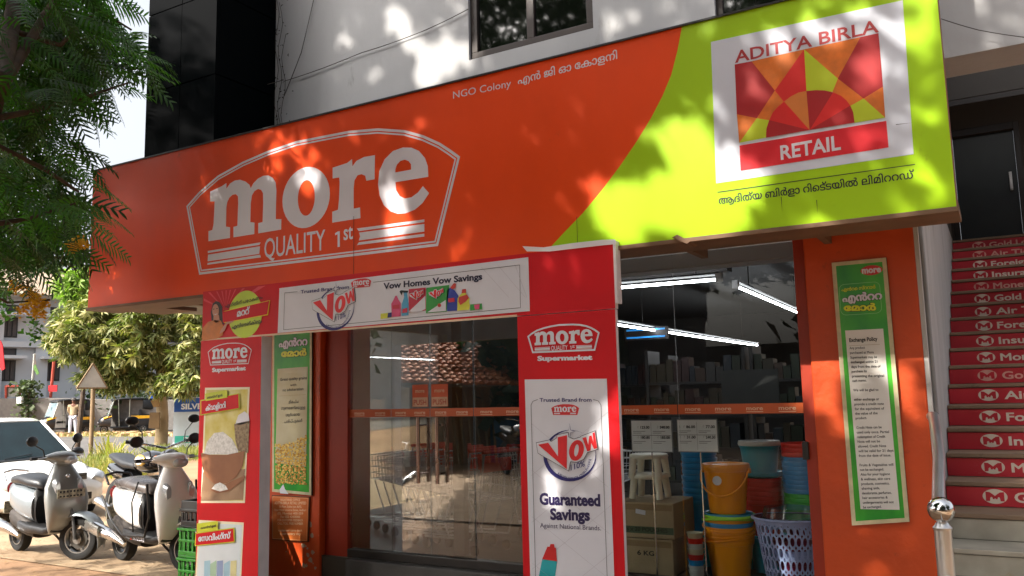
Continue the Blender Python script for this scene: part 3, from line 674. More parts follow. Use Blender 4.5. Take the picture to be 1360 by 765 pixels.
pflat('photo_border', [(264,690.5),(324,694),(319,800),(258,800)], GY, 1, CREAM, LB); pflat('photo', [(266,694),(322,697),(317,800),(260,800)], GY, 2, mat('pale_photo', 'D4DCE0', .5, var=.05), LB)
for i, (x, m_) in enumerate(((272, 'pack_cyan'), (280, 'pack_green'), (289, 'pack_blue'), (298, 'pack_cyan'), (307, 'pack_yellow'))):
    pflat('product', [(x, 745+i % 2*4), (x+8, 744), (x+7, 790), (x-1, 790)], GY, 3, mat('faded_'+m_, {'pack_cyan': '9CC0D0', 'pack_green': 'A0BCA0', 'pack_blue': '8C9CC0', 'pack_yellow': 'D0C890'}[m_], .5), LB)
tagpair([(80,600),(145,592),(145,620),(80,627)], [(76,632),(192,616),(194,656),(74,668)], 'െബസ്ററ് ഇൻ', (92,618), (140,610), 'േസവിംഗ്സ്', (84,656), (186,645), 7.5)
# right leg prints
a = at(700.8, 450, GY); b = at(797, 448, GY); logo((a[0]+b[0])/2, at(749, 449, GY)[1], b[0]-a[0], GY, 2, WPRINT, RB, (.010,))
ptext('Supermarket', (714, 479), (787, 477.5), 6.2, GY, 2, WPRINT, RB, .07)
pflat('advert_panel', [(697, 504), (806, 503), (816.2, 770), (704.5, 770)], GY, 1, WPRINT, RB)
ptext('Trusted Brand from', (717, 533.6), (786, 533.3), 5.2, GY, 2, NAVY, RB, .02)
a = at(732.5, 544, GY); b = at(769.5, 544, GY); logo((a[0]+b[0])/2, (a[1]+b[1])/2, b[0]-a[0], GY, 2, WPRINT, RB, words=False, backing=LOGR)
for a, b in (((714.5, 530.5), (708, 533)), ((708, 533), (705.5, 538)), ((705.5, 538), (712, 775)), ((788, 530.5), (795, 532.5)), ((795, 532.5), (798.5, 538)), ((798.5, 538), (807, 775))):
    line(at(*a, GY), at(*b, GY), .0025, 2, BLACKP, RB)
for i in range(7):
    for s in (1, -1):
        x0 = 705; y0 = 500+i*62; p0 = (705+i*.6, y0 if s == 1 else y0+70); p1 = (806+i*2, y0+85 if s == 1 else y0-15)
        if p0[1] > 508 and p1[1] > 508: line(at(*p0, GY), at(*p1, GY), .0016, 2, TILE, RB)
vow(VC[0], VC[1], 1, 3, RB)
DN = mat('deep_navy', '24164E', .45)
ptext('Guaranteed', (717, 669.5), (797.8, 671.8), 15.5, GY, 2, DN, RB, .055); ptext('Savings', (731, 689.5), (784, 691), 15, GY, 2, DN, RB, .055)
ptext('Against National Brands.', (717.7, 700.5), (798.5, 704.3), 6.6, GY, 2, DN, RB, .0)
z7 = (690, 500, 2.887)
pflat('bottle_cap', [(88,700),(108,652),(117,652),(120,642),(134,642),(136,655),(141,657),(145,708)], GY, 3, mat('cap_red2', 'D02020', .4), RB, z7)
pflat('bottle', [(88,700),(145,708),(134,790),(70,790)], GY, 2, mat('bottle_teal', '28A8B0', .4, var=.15), RB, z7)

# ---------------------------------------------------------------- posters and notices on the pillars
def poster(name, label, cor, Y, group=None):
    c = [at(*p, Y) for p in cor]     # TL TR BR BL
    P = thing(name, label, 'poster', (c[3][0], Y, c[3][1]), 0, group)
    MB().prism(c, Y, Y+.018).build('backing_board', mat('dark_board_edge', '3A2A20', .7), P)
    fr = mat('cream_frame', 'CCC09C', .6, var=.12, scale=20, dirt=('5A4A38', 30, .66)); flat('frame', c, Y, 1, fr, P, [inset(c, .022)])
    return P, c
P2, c = poster('exchange_policy_poster', 'tall green framed exchange policy poster on the right orange pillar', [(1104.5,349),(1177,342),(1208,693),(1131.5,698)], 5.055)
PGREEN = mat('leafy_green_print', '0A8A28', .35, col2='50C030', scale=4, stretch=(1, 1, .6))
flat('print', inset(c, .02), 5.055, 0.5, PGREEN, P2)
a, b = at(1143, 360, 5.055), at(1172, 358, 5.055); cxx, czz = (a[0]+b[0])/2, (a[1]+b[1])/2
flat('logo_back', circle(cxx, czz, (b[0]-a[0])/2, 24, rz=.028), 5.055, 2, LOGR, P2)
text('more', (cxx-.05, czz-.014), (cxx+.05, czz-.014), .036, 5.055, 3, WPRINT, P2, .06)
p = [at(1114, 379, 5.055), at(1174, 379, 5.055), at(1178, 418, 5.055)]
lx, rx_, bz2, tz = p[0][0], p[1][0]-.02, at(1120, 419, 5.055)[1], at(1140, 376, 5.055)[1]
band('rounded_line', rrect(lx, bz2, rx_, tz, .03), .0025, 5.055, 2, mat('pale_green_line', '90D080', .5), P2)
PB = 5.055
def poster_title(P, pts, Y, big=True):
    (a1, b1), (a2, b2), (a3, b3) = pts
    if a1: ptext('എൻറെ സ്ററാർ', a1, b1, 4.4, Y, 3, mat('title_yellow', 'D8E028', .4), P, .03)
    ptext('എൻററ', a2, b2, 9.5, Y, 3, mat('title_shadow', '0A3A14', .4), P, .12); ptext('എൻററ', a2, b2, 9.5, Y, 4, WPRINT, P, .06)
    ptext('േമാർ', a3, b3, 8.5, Y, 3, MATS['title_shadow'], P, .12); ptext('േമാർ', a3, b3, 8.5, Y, 4, mat('title_yellow', 'D8E028', .4), P, .06)
poster_title(P2, (((1118, 387), (1163, 383)), ((1119, 401), (1172, 397)), ((1121, 413), (1164, 412))), PB)
pc = [(1122.5,439),(1173,436.5),(1195,677),(1143,676)]; pflat('white_sheet', pc, PB, 2, mat('paper_print', 'E4E2DC', .5, var=.03), P2)
lines = ['!Exchange Policy', '', 'Any product', 'purchased at More', 'Supermarkets may be', 'exchanged within 21', 'days from the date of', 'purchase by', 'presenting the original', 'cash memo.', '', 'We will be glad to', '', 'either exchange or', 'provide a credit note', 'for the equivalent of', 'the value of the', 'product.', '', 'Credit Note can be', 'used only once. Partial', 'redemption of Credit', 'Note will not be', 'allowed. Credit Note', 'will be valid for 21 days', 'from the date of issue.', '', 'Fruits & Vegetables will', 'not be exchanged.', 'Also for your hygiene', '& wellness, skin care', 'products, cosmetics,', 'shaving aids,', 'deodorants, perfumes,', 'hair accessories &', 'undergarments will not', 'be exchanged.']
n = len(lines)
for i, t in enumerate(lines):
    if not t: continue
    f = (i+.3)/n; f = f*.97+.015 if i else .035
    y0 = 439+237*f+4; x0 = 1122.5+20.5*f+4.5
    if i == 0: ptext(t[1:], (x0+.5, y0+3), (x0+38, y0+1), 5.2, PB, 3, BLACKP, P2, .04); line(at(x0, y0+8, PB), at(x0+41, y0+6, PB), .0015, 3, mat('gold_line', 'A08858', .5), P2, PB); continue
    w_ = len(t)*1.86; ptext(t, (x0, y0+3), (x0+w_, y0+2.2), 3.4, PB, 3, BLACKP, P2, .02)
LPc = [(362,425),(414.5,420),(413.5,658),(361.5,653)]
PL = 5.055
P1, c = poster('grains_poster', 'narrow green poster of yellow grains on the left orange pillar', LPc, PL)
flat('print', inset(c, .02), PL, .5, PGREEN, P1)
poster_title(P1, ((None, None), ((371, 461), (409, 458)), ((374, 474), (408, 472))), PL)
pflat('white_sheet', [(369,490),(409,487),(407,620),(366,615)], PL, 2, mat('pale_print', 'C8C4A8', .5, col2='B8AC80', scale=3), P1)
for t, a, b, h in (('Great quality grains', (372.5, 506), (408, 503.5), 4), ('with', (386, 513), (394, 512.5), 3.6), ('no adulteration', (376, 520), (403.5, 518), 4), ('മികച്ച', (384, 536), (397, 535), 4), ('ഗുണമേന്മയുളള', (374, 544), (406, 543), 4), ('ശുദ്ധമായ', (380, 553), (399, 552), 4), ('പരിപ്പുകൾ', (378, 562), (402, 560), 4)):
    ptext(t, a, b, h, PL, 3, BLACKP, P1, .01)
line(at(371, 526, PL), at(407, 524, PL), .0015, 3, MATS['gold_line'], P1, PL)
GR = [mat('grain_print_a', 'D8B040', .5), mat('grain_print_b', 'B88428', .5), mat('grain_print_c', 'E8CC68', .5)]
gm = [MB(), MB(), MB()]
for i in range(900):
    u, v = random.random(), random.random(); yy = 575+v*68; xx = 366.5+u*41
    if v < .12+.1*math.sin(u*3+1): continue
    x0, z0 = at(xx, yy, PL); r1 = random.uniform(.006, .011); a0 = random.random()*3; g_ = gm[i % 3]; o = len(g_.v)
    for j in range(7): g_.v.append((x0+r1*math.cos(a0+j*.9), PL-.005-i*2e-6, z0+r1*.8*math.sin(a0+j*.9)))
    g_.f.append(tuple(range(o, o+7)))
for i in range(3): gm[i].build('grain_picture', GR[i], P1, kind='stuff')
flat('torn_corner', [at(*p, PL) for p in ((372,650),(377,643),(379,649),(384,656),(373,655))], PL, 4, WPRINT, P1)
c = [at(*p, 5.06) for p in ((361,657.5),(411,660),(409,720),(361,717))]
N = thing('licence_notice', 'small orange licence notice below the grains poster', 'notice', (c[3][0], 5.06, c[3][1]))
MB().prism(c, 5.06, 5.074).build('plate', mat('notice_edge', '5A2A10', .5), N)
flat('face', inset(c, .006), 5.06, 1, mat('notice_orange', 'D87434', .4, var=.06), N)
PAL = mat('pale_notice_print', 'F0C8A0', .5)
band('edge_line', inset(c, .012), .002, 5.06, 2, PAL, N)
for i, (t, w_) in enumerate((('REGISTERED OFFICE', 26), ('ADITYA BIRLA RETAIL LIMITED', 42), ('5th Floor, Skyline Icon, 86/92,', 30), ('Near Mittal Industrial Estate, Andheri', 42), ('(E), Mumbai 400 059', 34), ('Fax: 022 42408000', 26), ('FOR CUSTOMER FEEDBACK', 34), ('CALL TOLL FREE NUMBER', 34), ('', 0), ('customer care desk', 32), ('open every day', 28))):
    if t: y = 665+i*4.5; ptext(t, (386-w_/2, y), (386+w_/2, y+.3), 3 if i != 1 else 3.6, 5.06, 2, PAL, N, .03)

# ---------------------------------------------------------------- inside the shop
TUBE = mat('lit_tube', 'F4F6FF', .5, var=0, emit=22)
def tube_light(label, p, q):
    p, q = Vector(p), Vector(q)
    t = thing('tube_light', label, 'ceiling light', tuple((p+q)/2), 0, 'fluorescent tubes under the shop ceiling')
    MB().tube([p, q], .011, 10).build('tube', TUBE, t, smooth=40)
    u = Vector((0, 0, .045)); MB().tube([p+u, q+u], .014, 4).build('batten', mat('dull_batten', '4A4A48', .7), t)
    m = MB()
    for e in (p, q): m.box((e.x-.025, e.y-.025, e.z-.02), (e.x+.025, e.y+.025, e.z+.05))
    m.build('end_cap', WALLW, t)
    m = MB()
    for f in (.15, .85): c = p.lerp(q, f)+u; m.tube([c, (c.x, c.y, 2.76)], .005, 5)
    m.build('hanger', DARKM, t)
tube_light('lit tube running along the shop front, nearest the banner arch', (-3.15, 6.62, 2.3), (-1.91, 6.69, 2.3))
tube_light('lit tube running away from the glass by the right pillar', (-1.92, 7.22, 2.3), (-2.02, 10.6, 2.3))
tube_light('long lit tube running to the back of the dim shop', (-3.36, 7.83, 2.1), (-3.28, 13.4, 2.1))
MB().box((-3.6, 6.9, 2.40), (-1.9, 7.05, 2.745)).build('ceiling_beam', INW, B)
for bx in (-3.0,): MB().tube([(bx, 8.6, 2.745), (bx, 8.6, 2.5)], .03, 8).build('ceiling_pipe', INW, B)
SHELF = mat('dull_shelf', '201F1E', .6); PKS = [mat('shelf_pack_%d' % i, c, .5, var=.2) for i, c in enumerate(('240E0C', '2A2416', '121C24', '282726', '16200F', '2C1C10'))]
def shelf(label, x0, y0, x1, y1, along='x', n=4):
    t = thing('shelf_unit', label, 'shelves', ((x0+x1)/2, (y0+y1)/2, .2), 0, 'shelf units in the shop')
    m = MB().box((x0, y0, .2), (x0+.04, y1, 1.9)).box((x1-.04, y0, .2), (x1, y1, 1.9)); m.build('upright', SHELF, t)
    for k in range(n):
        z = .35+k*.38; MB().box((x0+.041, y0, z), (x1-.041, y1, z+.03)).build('shelf', SHELF, t)
    gm = [MB() for _ in PKS]
    for k in range(n):
        z = .38+k*.38; x = x0+.05
        while x < x1-.12:
            w_ = random.uniform(.06, .14); h = random.uniform(.14, .3); gm[random.randrange(len(PKS))].box((x, y0+.02, z+.001), (x+w_*.9, y0+.22, z+h)); x += w_
    for i, g_ in enumerate(gm): g_.build('goods_row', PKS[i], t, kind='stuff')
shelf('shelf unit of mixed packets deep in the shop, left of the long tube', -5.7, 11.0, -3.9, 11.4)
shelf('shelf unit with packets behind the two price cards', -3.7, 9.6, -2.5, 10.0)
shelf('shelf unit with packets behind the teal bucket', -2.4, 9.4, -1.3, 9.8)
x, z = at(862, 445, 9)
t = thing('blue_lit_screen', 'small blue glowing screen hanging in the dark shop', 'screen', (x, 9, z)); 
MB().box((x-.3, 9, z-.05), (x+.22, 9.04, z+.09)).build('screen_case', DARKM, t)
for dz in (-.03, .055): MB().box((x-.27, 8.992, z+dz), (x+.19, 8.999, z+dz+.018)).build('blue_strip', mat('blue_glow', '2A90E0', .5, var=0, emit=.22), t)
x, z = at(1000, 512, 8.5)
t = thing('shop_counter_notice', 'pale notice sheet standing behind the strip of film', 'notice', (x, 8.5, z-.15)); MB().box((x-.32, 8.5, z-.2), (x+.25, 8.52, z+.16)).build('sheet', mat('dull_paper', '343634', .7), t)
MB().box((-5.2, 6.1, .2), (-5.12, 6.14, 1.2)).build('post', DARKM, B)
# cashier far in the shop, a dim figure
def skin_fig(name, pts, rad, edges, m, parent, sub=1):
    me = bpy.data.meshes.new(name); me.from_pydata(pts, edges, []); o = link(name, me, parent)
    s = o.modifiers.new('skin', 'SKIN'); 
    bm = bmesh.new(); bm.from_mesh(me); sl = bm.verts.layers.skin.verify()
    for i, v in enumerate(bm.verts): v[sl].radius = rad[i] if isinstance(rad[i], tuple) else (rad[i], rad[i]); v[sl].use_root = (i == 0)
    bm.to_mesh(me); bm.free()
    if sub: q = o.modifiers.new('sub', 'SUBSURF'); q.levels = sub; q.render_levels = sub
    me.materials.append(m); s.use_smooth_shade = True
    return o
# cartons, stools, price cards
KRAFT = mat('kraft_board', 'A49070', .85, var=.12, scale=5, bump=.1); TAPE = mat('brown_tape', '8E7450', .3, var=.05); CGRN = mat('carton_green', '44563A', .6, var=.08); CINK = mat('carton_ink', '2A2A1E', .7)
FY = 5.42
cx0, cx1 = -2.36, -1.95
def carton(z0, z1, label, x0=cx0, x1=cx1, band=True, words=()):
    t = thing('carton', label, 'carton', ((x0+x1)/2, FY+.15, z0), 0, 'cartons stacked inside the window')
    MB().box((x0, FY, z0), (x1, FY+.42, z1)).build('box', KRAFT, t, bevel=.006)
    flat('tape', [(x0+.01, z1-.05), (x1-.01, z1-.05), (x1-.01, z1-.012), (x0+.01, z1-.012)], FY, 1, TAPE, t)
    if band: flat('printed_band', [(x0+.005, z0+.03), (x1-.005, z0+.03), (x1-.005, z0+.075), (x0+.005, z0+.075)], FY, 1, CGRN, t)
    for s, a, b, z, h in words: text(s, (a, z), (b, z), h, FY, 2, CINK, t, .03)
carton(.205, .435, 'lowest brown carton under the white stools', words=(('6 KG', -2.2, -2.08, .33, .03),), band=False)
carton(.44, .672, 'top brown carton with green band printed POUCHES under the stools', cx0+.01, cx1+.015, words=(('Gifts x 20 POUCHES', cx0+.03, cx1-.03, .485, .026),))
flat('paper_slip', [(-2.2, .60), (-2.13, .59), (-2.127, .62), (-2.197, .63)], FY, 4, WPRINT, None); single(bpy.data.objects['paper_slip'], 'small white paper slip stuck on the top carton', 'label')
carton(.21, .40, 'low brown carton beside the stack, behind the mugs', -2.62, -2.38, False)
STOOLM = mat('cream_plastic', 'ECE6D4', .4, var=.05, bump=.02)
def stool(z0, label):
    t = thing('plastic_stool', label, 'stool', (-2.16, FY+.18, z0), 0, 'white plastic stools on the cartons', local=True)
    top = MB(); pr = []
    for zz, g_ in ((.135, -.005), (.15, .004), (.163, 0), (.168, -.012)):
        pr.append([(math.cos(a)*(.115+g_)+.03*math.cos(a)*abs(math.cos(a))*0+.0, math.sin(a)*(.115+g_)*(1+.12*math.cos(4*a)), zz) for a in [i*math.pi/16 for i in range(32)]])
    pr = [[(x*1.15*(1+.10*math.cos(4*math.atan2(y, x)+math.pi)), y, z) for x, y, z in r] for r in pr]
    top.ring_loft(pr); top.build('seat', STOOLM, t, smooth=50)
    for sx in (-1, 1):
        for sy in (-1, 1):
            MB().tube([(sx*.085, sy*.07, .14), (sx*.1, sy*.085, .002)], [.026, .022], 12).build('leg', STOOLM, t, smooth=60)
    return t
stool(.68, 'lower white plastic stool standing on the cartons'); stool(.815, 'upper white plastic stool stacked on another stool')
CARD = mat('price_card_paper', 'E4E6E8', .4, var=.03)
def price_card(x0, x1, z0, z1, pole, label, pr):
    y = 5.24; t = thing('price_card', label, 'price card', ((x0+x1)/2, y, .2), 0, 'price cards on poles behind the glass')
    MB().box((x0-.006, y+.001, z0-.006), (x1+.006, y+.008, z1+.006)).build('holder', mat('clear_holder', '8A8E90', .2), t, bevel=.003)
    flat('card', [(x0, z0), (x1, z0), (x1, z1), (x0, z1)], y, 0.5, CARD, t)
    m = MB().tube([(pole, y+.02, .2), (pole, y+.02, z0+.05)], .0045, 8); m.build('pole', CHROME, t); MB().lathe([(.0, .0), (.07, 0), (.07, .006), (.01, .012)], (pole, y+.02, .201), 20).build('foot', CHROME, t)
    w_ = (x1-x0)/2
    for i, s in enumerate(pr):
        a = x0+(i % 2)*w_; z = z1-.05 if i < 2 else z1-.115
        text('₹ '+s, (a+w_*.3, z), (a+w_*.92, z), .017, y, 2, BLACKP, t, .04)
        for j in range(2): line((a+w_*.08, z-.018-j*.011), (a+w_*(.7-.2*j), z-.018-j*.011), .003, 2, mat('grey_print', '6A6A70', .5), t, y)
    line((x0+.005, (z0+z1)/2+.005), (x1-.005, (z0+z1)/2+.005), .0025, 2, BLACKP, t, y); line(((x0+x1)/2, z0+.01), ((x0+x1)/2, z1-.01), .0015, 2, MATS['grey_print'], t, y)
c0, c1, c2, c3 = at(838.5, 559, 5.24), at(893, 600, 5.24), at(899.5, 558, 5.24), at(953.5, 600, 5.24)
price_card(c0[0], c1[0], c1[1], c0[1], at(867, 660, 5.24)[0], 'left price card reading 123.00 above the white stools', ('123.00', '340.00', '180.80', '183.00'))
price_card(c2[0], c3[0], c3[1], c2[1], at(933, 680, 5.24)[0], 'right price card reading 86.00 above the mustard bucket', ('86.00', '77.00', '31.00', '240.30'))
# buckets and basins
def plas(n, c): return mat(n, c, .28, var=.05, scale=2, spec=.5)
PC = {'mustard': plas('mustard_plastic', 'F49A10'), 'blue': plas('blue_plastic', '2090D0'), 'teal': plas('teal_plastic', '20A6BC'), 'red': plas('red_plastic', 'D83226'), 'green': plas('green_plastic', '34BE44'), 'lime': plas('lime_plastic', 'A0E834'),
      'maroon': plas('maroon_plastic', '7A1838'), 'white': plas('white_plastic', 'C8CCC8'), 'pale_blue': plas('pale_blue_plastic', 'B0BCEC'), 'cream': plas('cream_tub_plastic', 'C4C0A0')}
def bucket(x, y, z, r, h, c, label, group, lid=None, handle=None, name='bucket', sticker=False, lidc=None):
    t = thing(name, label, name.split('_')[-1], (x, y, z), 0, group, local=True)
    rb = r*.78
    MB().lathe([(.01, .0), (rb, 0), (rb*1.01, .01), (r*.965, h-.03), (r, h-.028), (r*1.03, h-.006), (r*1.01, h), (r*.95, h-.004), (rb*.93, .015), (.01, .012)], seg=36).build('tub', PC[c], t, smooth=40)
    if lid:
        MB().lathe([(.01, h+.008), (r*.8, h+.008), (r*.86, h+.016), (r*1.03, h+.016), (r*1.07, h-.004), (r*1.05, h-.016), (r*1.03, h-.002)], seg=36).build('lid', PC[lid], t, smooth=40)
    if handle:
        pts = [(r*1.05*math.cos(a), -r*(.25+.85*abs(math.sin(a)))*handle, h-.03-r*1.05*math.sin(a)*.98) for a in [math.pi*i/16 for i in range(17)]]
        MB().tube(pts, .006, 8).build('handle', PC[lidc or c], t, smooth=60)
        m = MB()
        for s in (-1, 1): m.box((s*r*1.02-.012, -.02, h-.045), (s*r*1.02+.012, .02, h-.012))
        m.build('handle_lug', PC[c], t, bevel=.004)
    if sticker: MB().lathe([(.001, 0), (.03, .0), (.03, .002), (.001, .002)], (0, 0, 0), 20, 'y').build('sticker', WPRINT, t).location = (-.02, -r*.97, h*.72)
    return t
gy = 5.62
bx = at(968, 700, gy)[0]
def stack(x, y, z0, r, h, seq, gap, what, group):
    t0 = {}
    for i, (c, lab) in enumerate(seq):
        z = z0+i*gap
        if c not in t0: t0[c] = bucket(x, y, z, r, h, c, lab, group)
        else: dup(t0[c], (x+random.uniform(-.003, .003), y, z), random.random()*6, lab)
    return z0+(len(seq)-1)*gap
def seqlab(cols, noun, where):
    out = []; tot = len(cols); names = ['bottom', 'second lowest', 'third lowest', 'fourth lowest', 'fifth lowest', 'sixth lowest', 'seventh lowest', 'eighth lowest', 'ninth lowest', 'tenth lowest', 'eleventh lowest', 'twelfth lowest', 'thirteenth lowest', 'fourteenth lowest', 'fifteenth lowest', 'sixteenth lowest', 'seventeenth lowest', 'eighteenth lowest', 'nineteenth lowest']
    for i, c in enumerate(cols): out.append((c, '%s %s, %s in the nested stack %s' % (c.replace('_', ' '), noun, 'top' if i == tot-1 else names[i], where)))
    return out
zt = stack(bx, gy, .205, .155, .235, seqlab(['mustard', 'mustard', 'mustard', 'mustard', 'blue', 'mustard', 'blue'], 'bucket', 'below the lidded mustard bucket'), .028, 'bucket', 'nested buckets in the window')
for i in range(4):
    a0 = random.random()*6; m = MB(); z = zt+.225-i*.036-.01
    c = 'mustard' if i else 'lime'
    pts = [(bx+.165*math.cos(a), gy+.165*math.sin(a)-.0, z-.03-.02*math.cos(a-a0)*1.2) for a in [2*math.pi*k/28 for k in range(28)]]
    single(m.tube(pts, .0075, 8, closed=True).build('loose_handle', PC[c], None, smooth=60), ('lime handle hoop resting on the mustard bucket stack', 'mustard handle hoop just under the lime one', 'mustard handle hoop sagging round the middle of the stack', 'lowest mustard handle hoop round the bucket stack')[i], 'handle')
bucket(bx-.0, gy, zt+.265-.03, .148, .30, 'mustard', 'mustard bucket with lid and hanging handle on top of the stack', None, 'mustard', 1, sticker=True)
LIMT = MB().lathe([(.05, 0), (.16, 0), (.172, .012), (.165, .026), (.15, .022)], (bx+.01, gy, zt+.2), 36).build('lime_basin', PC['lime'], None, smooth=50); single(LIMT, 'lime basin under the lidded mustard bucket', 'basin')
b2 = at(928, 640, 5.95)[0]
stack(b2, 5.98, .42, .125, .22, seqlab(['blue']*9, 'bucket', 'left of the mustard bucket'), .042, 'bucket', 'blue nested buckets in the window')
single(MB().box((b2-.2, 5.82, .202), (b2+.2, 6.2, .415)).build('low_crate', PC['teal'], None, bevel=.01), 'teal crate carrying the blue bucket stack', 'crate')
b3 = at(1010, 640, 5.98)[0]
z = stack(b3, 6.0, .42, .135, .235, seqlab(['red']*6, 'bucket', 'under the teal bucket with white lid'), .03, 'bucket', 'red nested buckets in the window')
single(MB().lathe([(.01, 0), (.15, 0), (.17, .2), (.175, .212), (.15, .212), (.01, .01)], (b3, 6.0, .203), 32).build('teal_tub', PC['teal'], None, smooth=40), 'upturned teal tub at the foot of the red bucket stack', 'tub')
bucket(b3, 6.0, z+.232, .135, .235, 'teal', 'teal bucket with white lid on top of the red buckets', None, 'white')
bucket(b3+.0, 6.0, z+.225, .146, .05, 'teal', 'shallow teal basin under the teal bucket', None, name='basin')
b4 = at(1067, 640, 6.0)[0]
stack(b4, 6.0, .30, .13, .2, seqlab(['maroon']*3+['green']*5+['blue']*8+['red']*3, 'tub', 'beside the orange pillar'), .03, 'tub', 'nested tubs beside the orange pillar')
single(MB().box((b4-.2, 5.86, .202), (b4+.16, 6.2, .296)).build('low_platform', DARKM, None), 'dark low platform under the tubs', 'platform')
b5 = at(924, 730, 5.45)[0]
mz = .205
for i, (c, l) in enumerate((('white', 'white mug'), ('white', 'white mug'), ('blue', 'blue mug'), ('red', 'red mug'), ('cream', 'cream mug'), ('white', 'white mug'), ('red', 'red mug'), ('cream', 'cream mug'))):
    t = thing('plastic_mug', l+', '+('lowest', 'second lowest', 'third lowest', 'fourth lowest', 'fifth lowest', 'sixth lowest', 'second', 'topmost')[i]+' of the mug tower by the cartons', 'mug', (b5, 5.45, mz), 0, 'mugs stacked in a tower')
    MB().lathe([(.01, 0), (.042, 0), (.052, .045), (.055, .05), (.05, .05), (.01, .006)], (b5, 5.45, mz), 28).build('cup', PC[c], t, smooth=40)
    mz += .034
# laundry basket with oval holes
lbx, lby = at(1050, 720, 5.52)[0], 5.56
t = thing('laundry_basket', 'pale blue laundry basket with oval holes beside the orange pillar', 'laundry basket', (lbx, lby, .205), local=True)
def lpt(a, z, off=0): r = .165+.06*(z/.40)+off; return (r*math.cos(a), r*.8*math.sin(a), z)
m = MB(); NC = 34; rows = [(.03, .085), (.09, .16), (.165, .235), (.24, .305), (.31, .365)]
for (za, zb) in rows:
    for i in range(NC):
        a0 = 2*math.pi*i/NC; da = 2*math.pi/NC; ac = a0+da/2; zc = (za+zb)/2; n = 12; base = len(m.v)
        for k in range(n):
            th = 2*math.pi*k/n; m.v.append(lpt(ac+math.cos(th)*da*.34, zc+math.sin(th)*(zb-za)*.42))
        out = []
        for k in range(n):
            th = 2*math.pi*k/n; cx_, sx_ = math.cos(th), math.sin(th); q_ = max(abs(cx_), abs(sx_)); m.v.append(lpt(ac+cx_/q_*da*.5, zc+sx_/q_*((zb-za)/2+.005)))
        for k in range(n): m.f.append((base+k, base+(k+1) % n, base+n+(k+1) % n, base+n+k))
o = m.build('lattice', PC['pale_blue'], t); sm = o.modifiers.new('solid', 'SOLIDIFY'); sm.thickness = .004
m = MB()
for za, zb, off in ((0, .026, 0), (.368, .40, .004)):
    m.ring_loft([[lpt(2*math.pi*k/48, za, off) for k in range(48)], [lpt(2*math.pi*k/48, zb, off) for k in range(48)], [lpt(2*math.pi*k/48, zb, off-.012) for k in range(48)], [lpt(2*math.pi*k/48, za, off-.008) for k in range(48)]], closed=True)
m.build('rim', PC['pale_blue'], t, smooth=40)
m = MB().tube([lpt(2*math.pi*k/40, .395, .012) for k in range(40)], .009, 8, closed=True); m.build('rim_roll', PC['pale_blue'], t, smooth=60)
m = MB().ring_loft([[lpt(2*math.pi*k/40, .402, o_) for k in range(40)] for o_ in (0, -.05)] + [[(x*.75+.01, y*.75, .46) for x, y, z in [lpt(2*math.pi*k/40, .4) for k in range(40)]], [(x*.3+.01, y*.3, .475) for x, y, z in [lpt(2*math.pi*k/40, .4) for k in range(40)]]])
m.build('clear_lid', glass('clear_plastic', (.78, .84, .9), .12, .1), t, smooth=60)
for i in range(3):
    bucket(lbx+.02-i*.01, lby, .215+i*.06, .12, .14, ('maroon', 'pale_blue', 'maroon')[i], ('maroon tub at the bottom inside the laundry basket', 'pale tub in the middle inside the laundry basket', 'maroon tub on top inside the laundry basket')[i], None, name='small_tub')
m = MB()
for i in range(4): m.tube([(lbx+.30+.012*i, 5.4+.03*i+.14*math.cos(a), .34+.14*math.sin(a)) for a in [2*math.pi*k/24 for k in range(24)]], .009, 8, closed=True)
single(m.build('pale_blue_hoops', PC['pale_blue'], None, smooth=60), 'pale blue basket rims leaning beside the laundry basket', 'basket')
bucket(at(1000, 740, 5.5)[0]+.02, 5.85, .205, .13, .2, 'teal', 'teal bucket between the mustard stack and laundry basket', None)

# shopping trolleys nested behind the door glass
WIRE = mat('trolley_wire', 'DCDEE0', .4, .1, var=.1); TRED = mat('trolley_red', 'F04428', .4)
def trolley(label):
    t = thing('shopping_trolley', label, 'shopping trolley', (0, 0, .2), 0, 'nested trolleys behind the glass door', local=True)
    m = MB()
    def P_(u, v, z): return (u, v, z)
    f0, f1 = (-.42, .30), (.42, .2)
    for i in range(13):
        f = i/12; x = -.42+.84*f; w_ = .27-.07*f; zb = .52+.06*f; zt_ = .95-.09*f
        m.tube([(x, -w_, zt_), (x, -w_*.86, zb), (x, w_*.86, zb), (x, w_, zt_)], .005, 4)
    for j in range(5):
        g_ = j/4
        for s in (-1, 1): m.tube([(-.42, s*(.27*(.86+.14*g_)), .52+.43*g_), (.42, s*.2*(.86+.14*g_), .58+.28*g_)], .0045 if j < 4 else .006, 4)
        m.tube([(.42, -.2*(.86+.14*g_), .58+.28*g_), (.42, .2*(.86+.14*g_), .58+.28*g_)], .0045 if j < 4 else .006, 4)
    for j in range(5): v = -.2+.1*j; m.tube([(-.42, v, .52), (.42, v*.8, .58)], .005, 4)
    m.build('wire_basket', WIRE, t)
    m = MB()
    for s in (-1, 1): m.tube([(-.5, s*.25, 1.0), (-.42, s*.25, .5), (-.3, s*.24, .16), (.45, s*.2, .12)], .011, 6); m.tube([(.05, s*.22, .15), (.3, s*.2, .56)], .009, 6)
    m.tube([(.45, -.2, .12), (.45, .2, .12)], .011, 6); m.build('frame', WIRE, t)
    MB().tube([(-.5, -.27, 1.0), (-.5, .27, 1.0)], .017, 8).build('handle', TRED, t)
    MB().box((-.41, -.2, .8), (-.39, .2, .93)).build('seat_flap', TRED, t, bevel=.004)
    for x in (-.3, .42):
        for s in (-1, 1): MB().lathe([(.01, -.012), (.05, -.012), (.05, .012), (.01, .012)], (x, s*.21, .052), 14, 'y').build('wheel', RUBBER, t, smooth=40)
    return t
tr = trolley('nearest shopping trolley of the nested row behind the glass door')
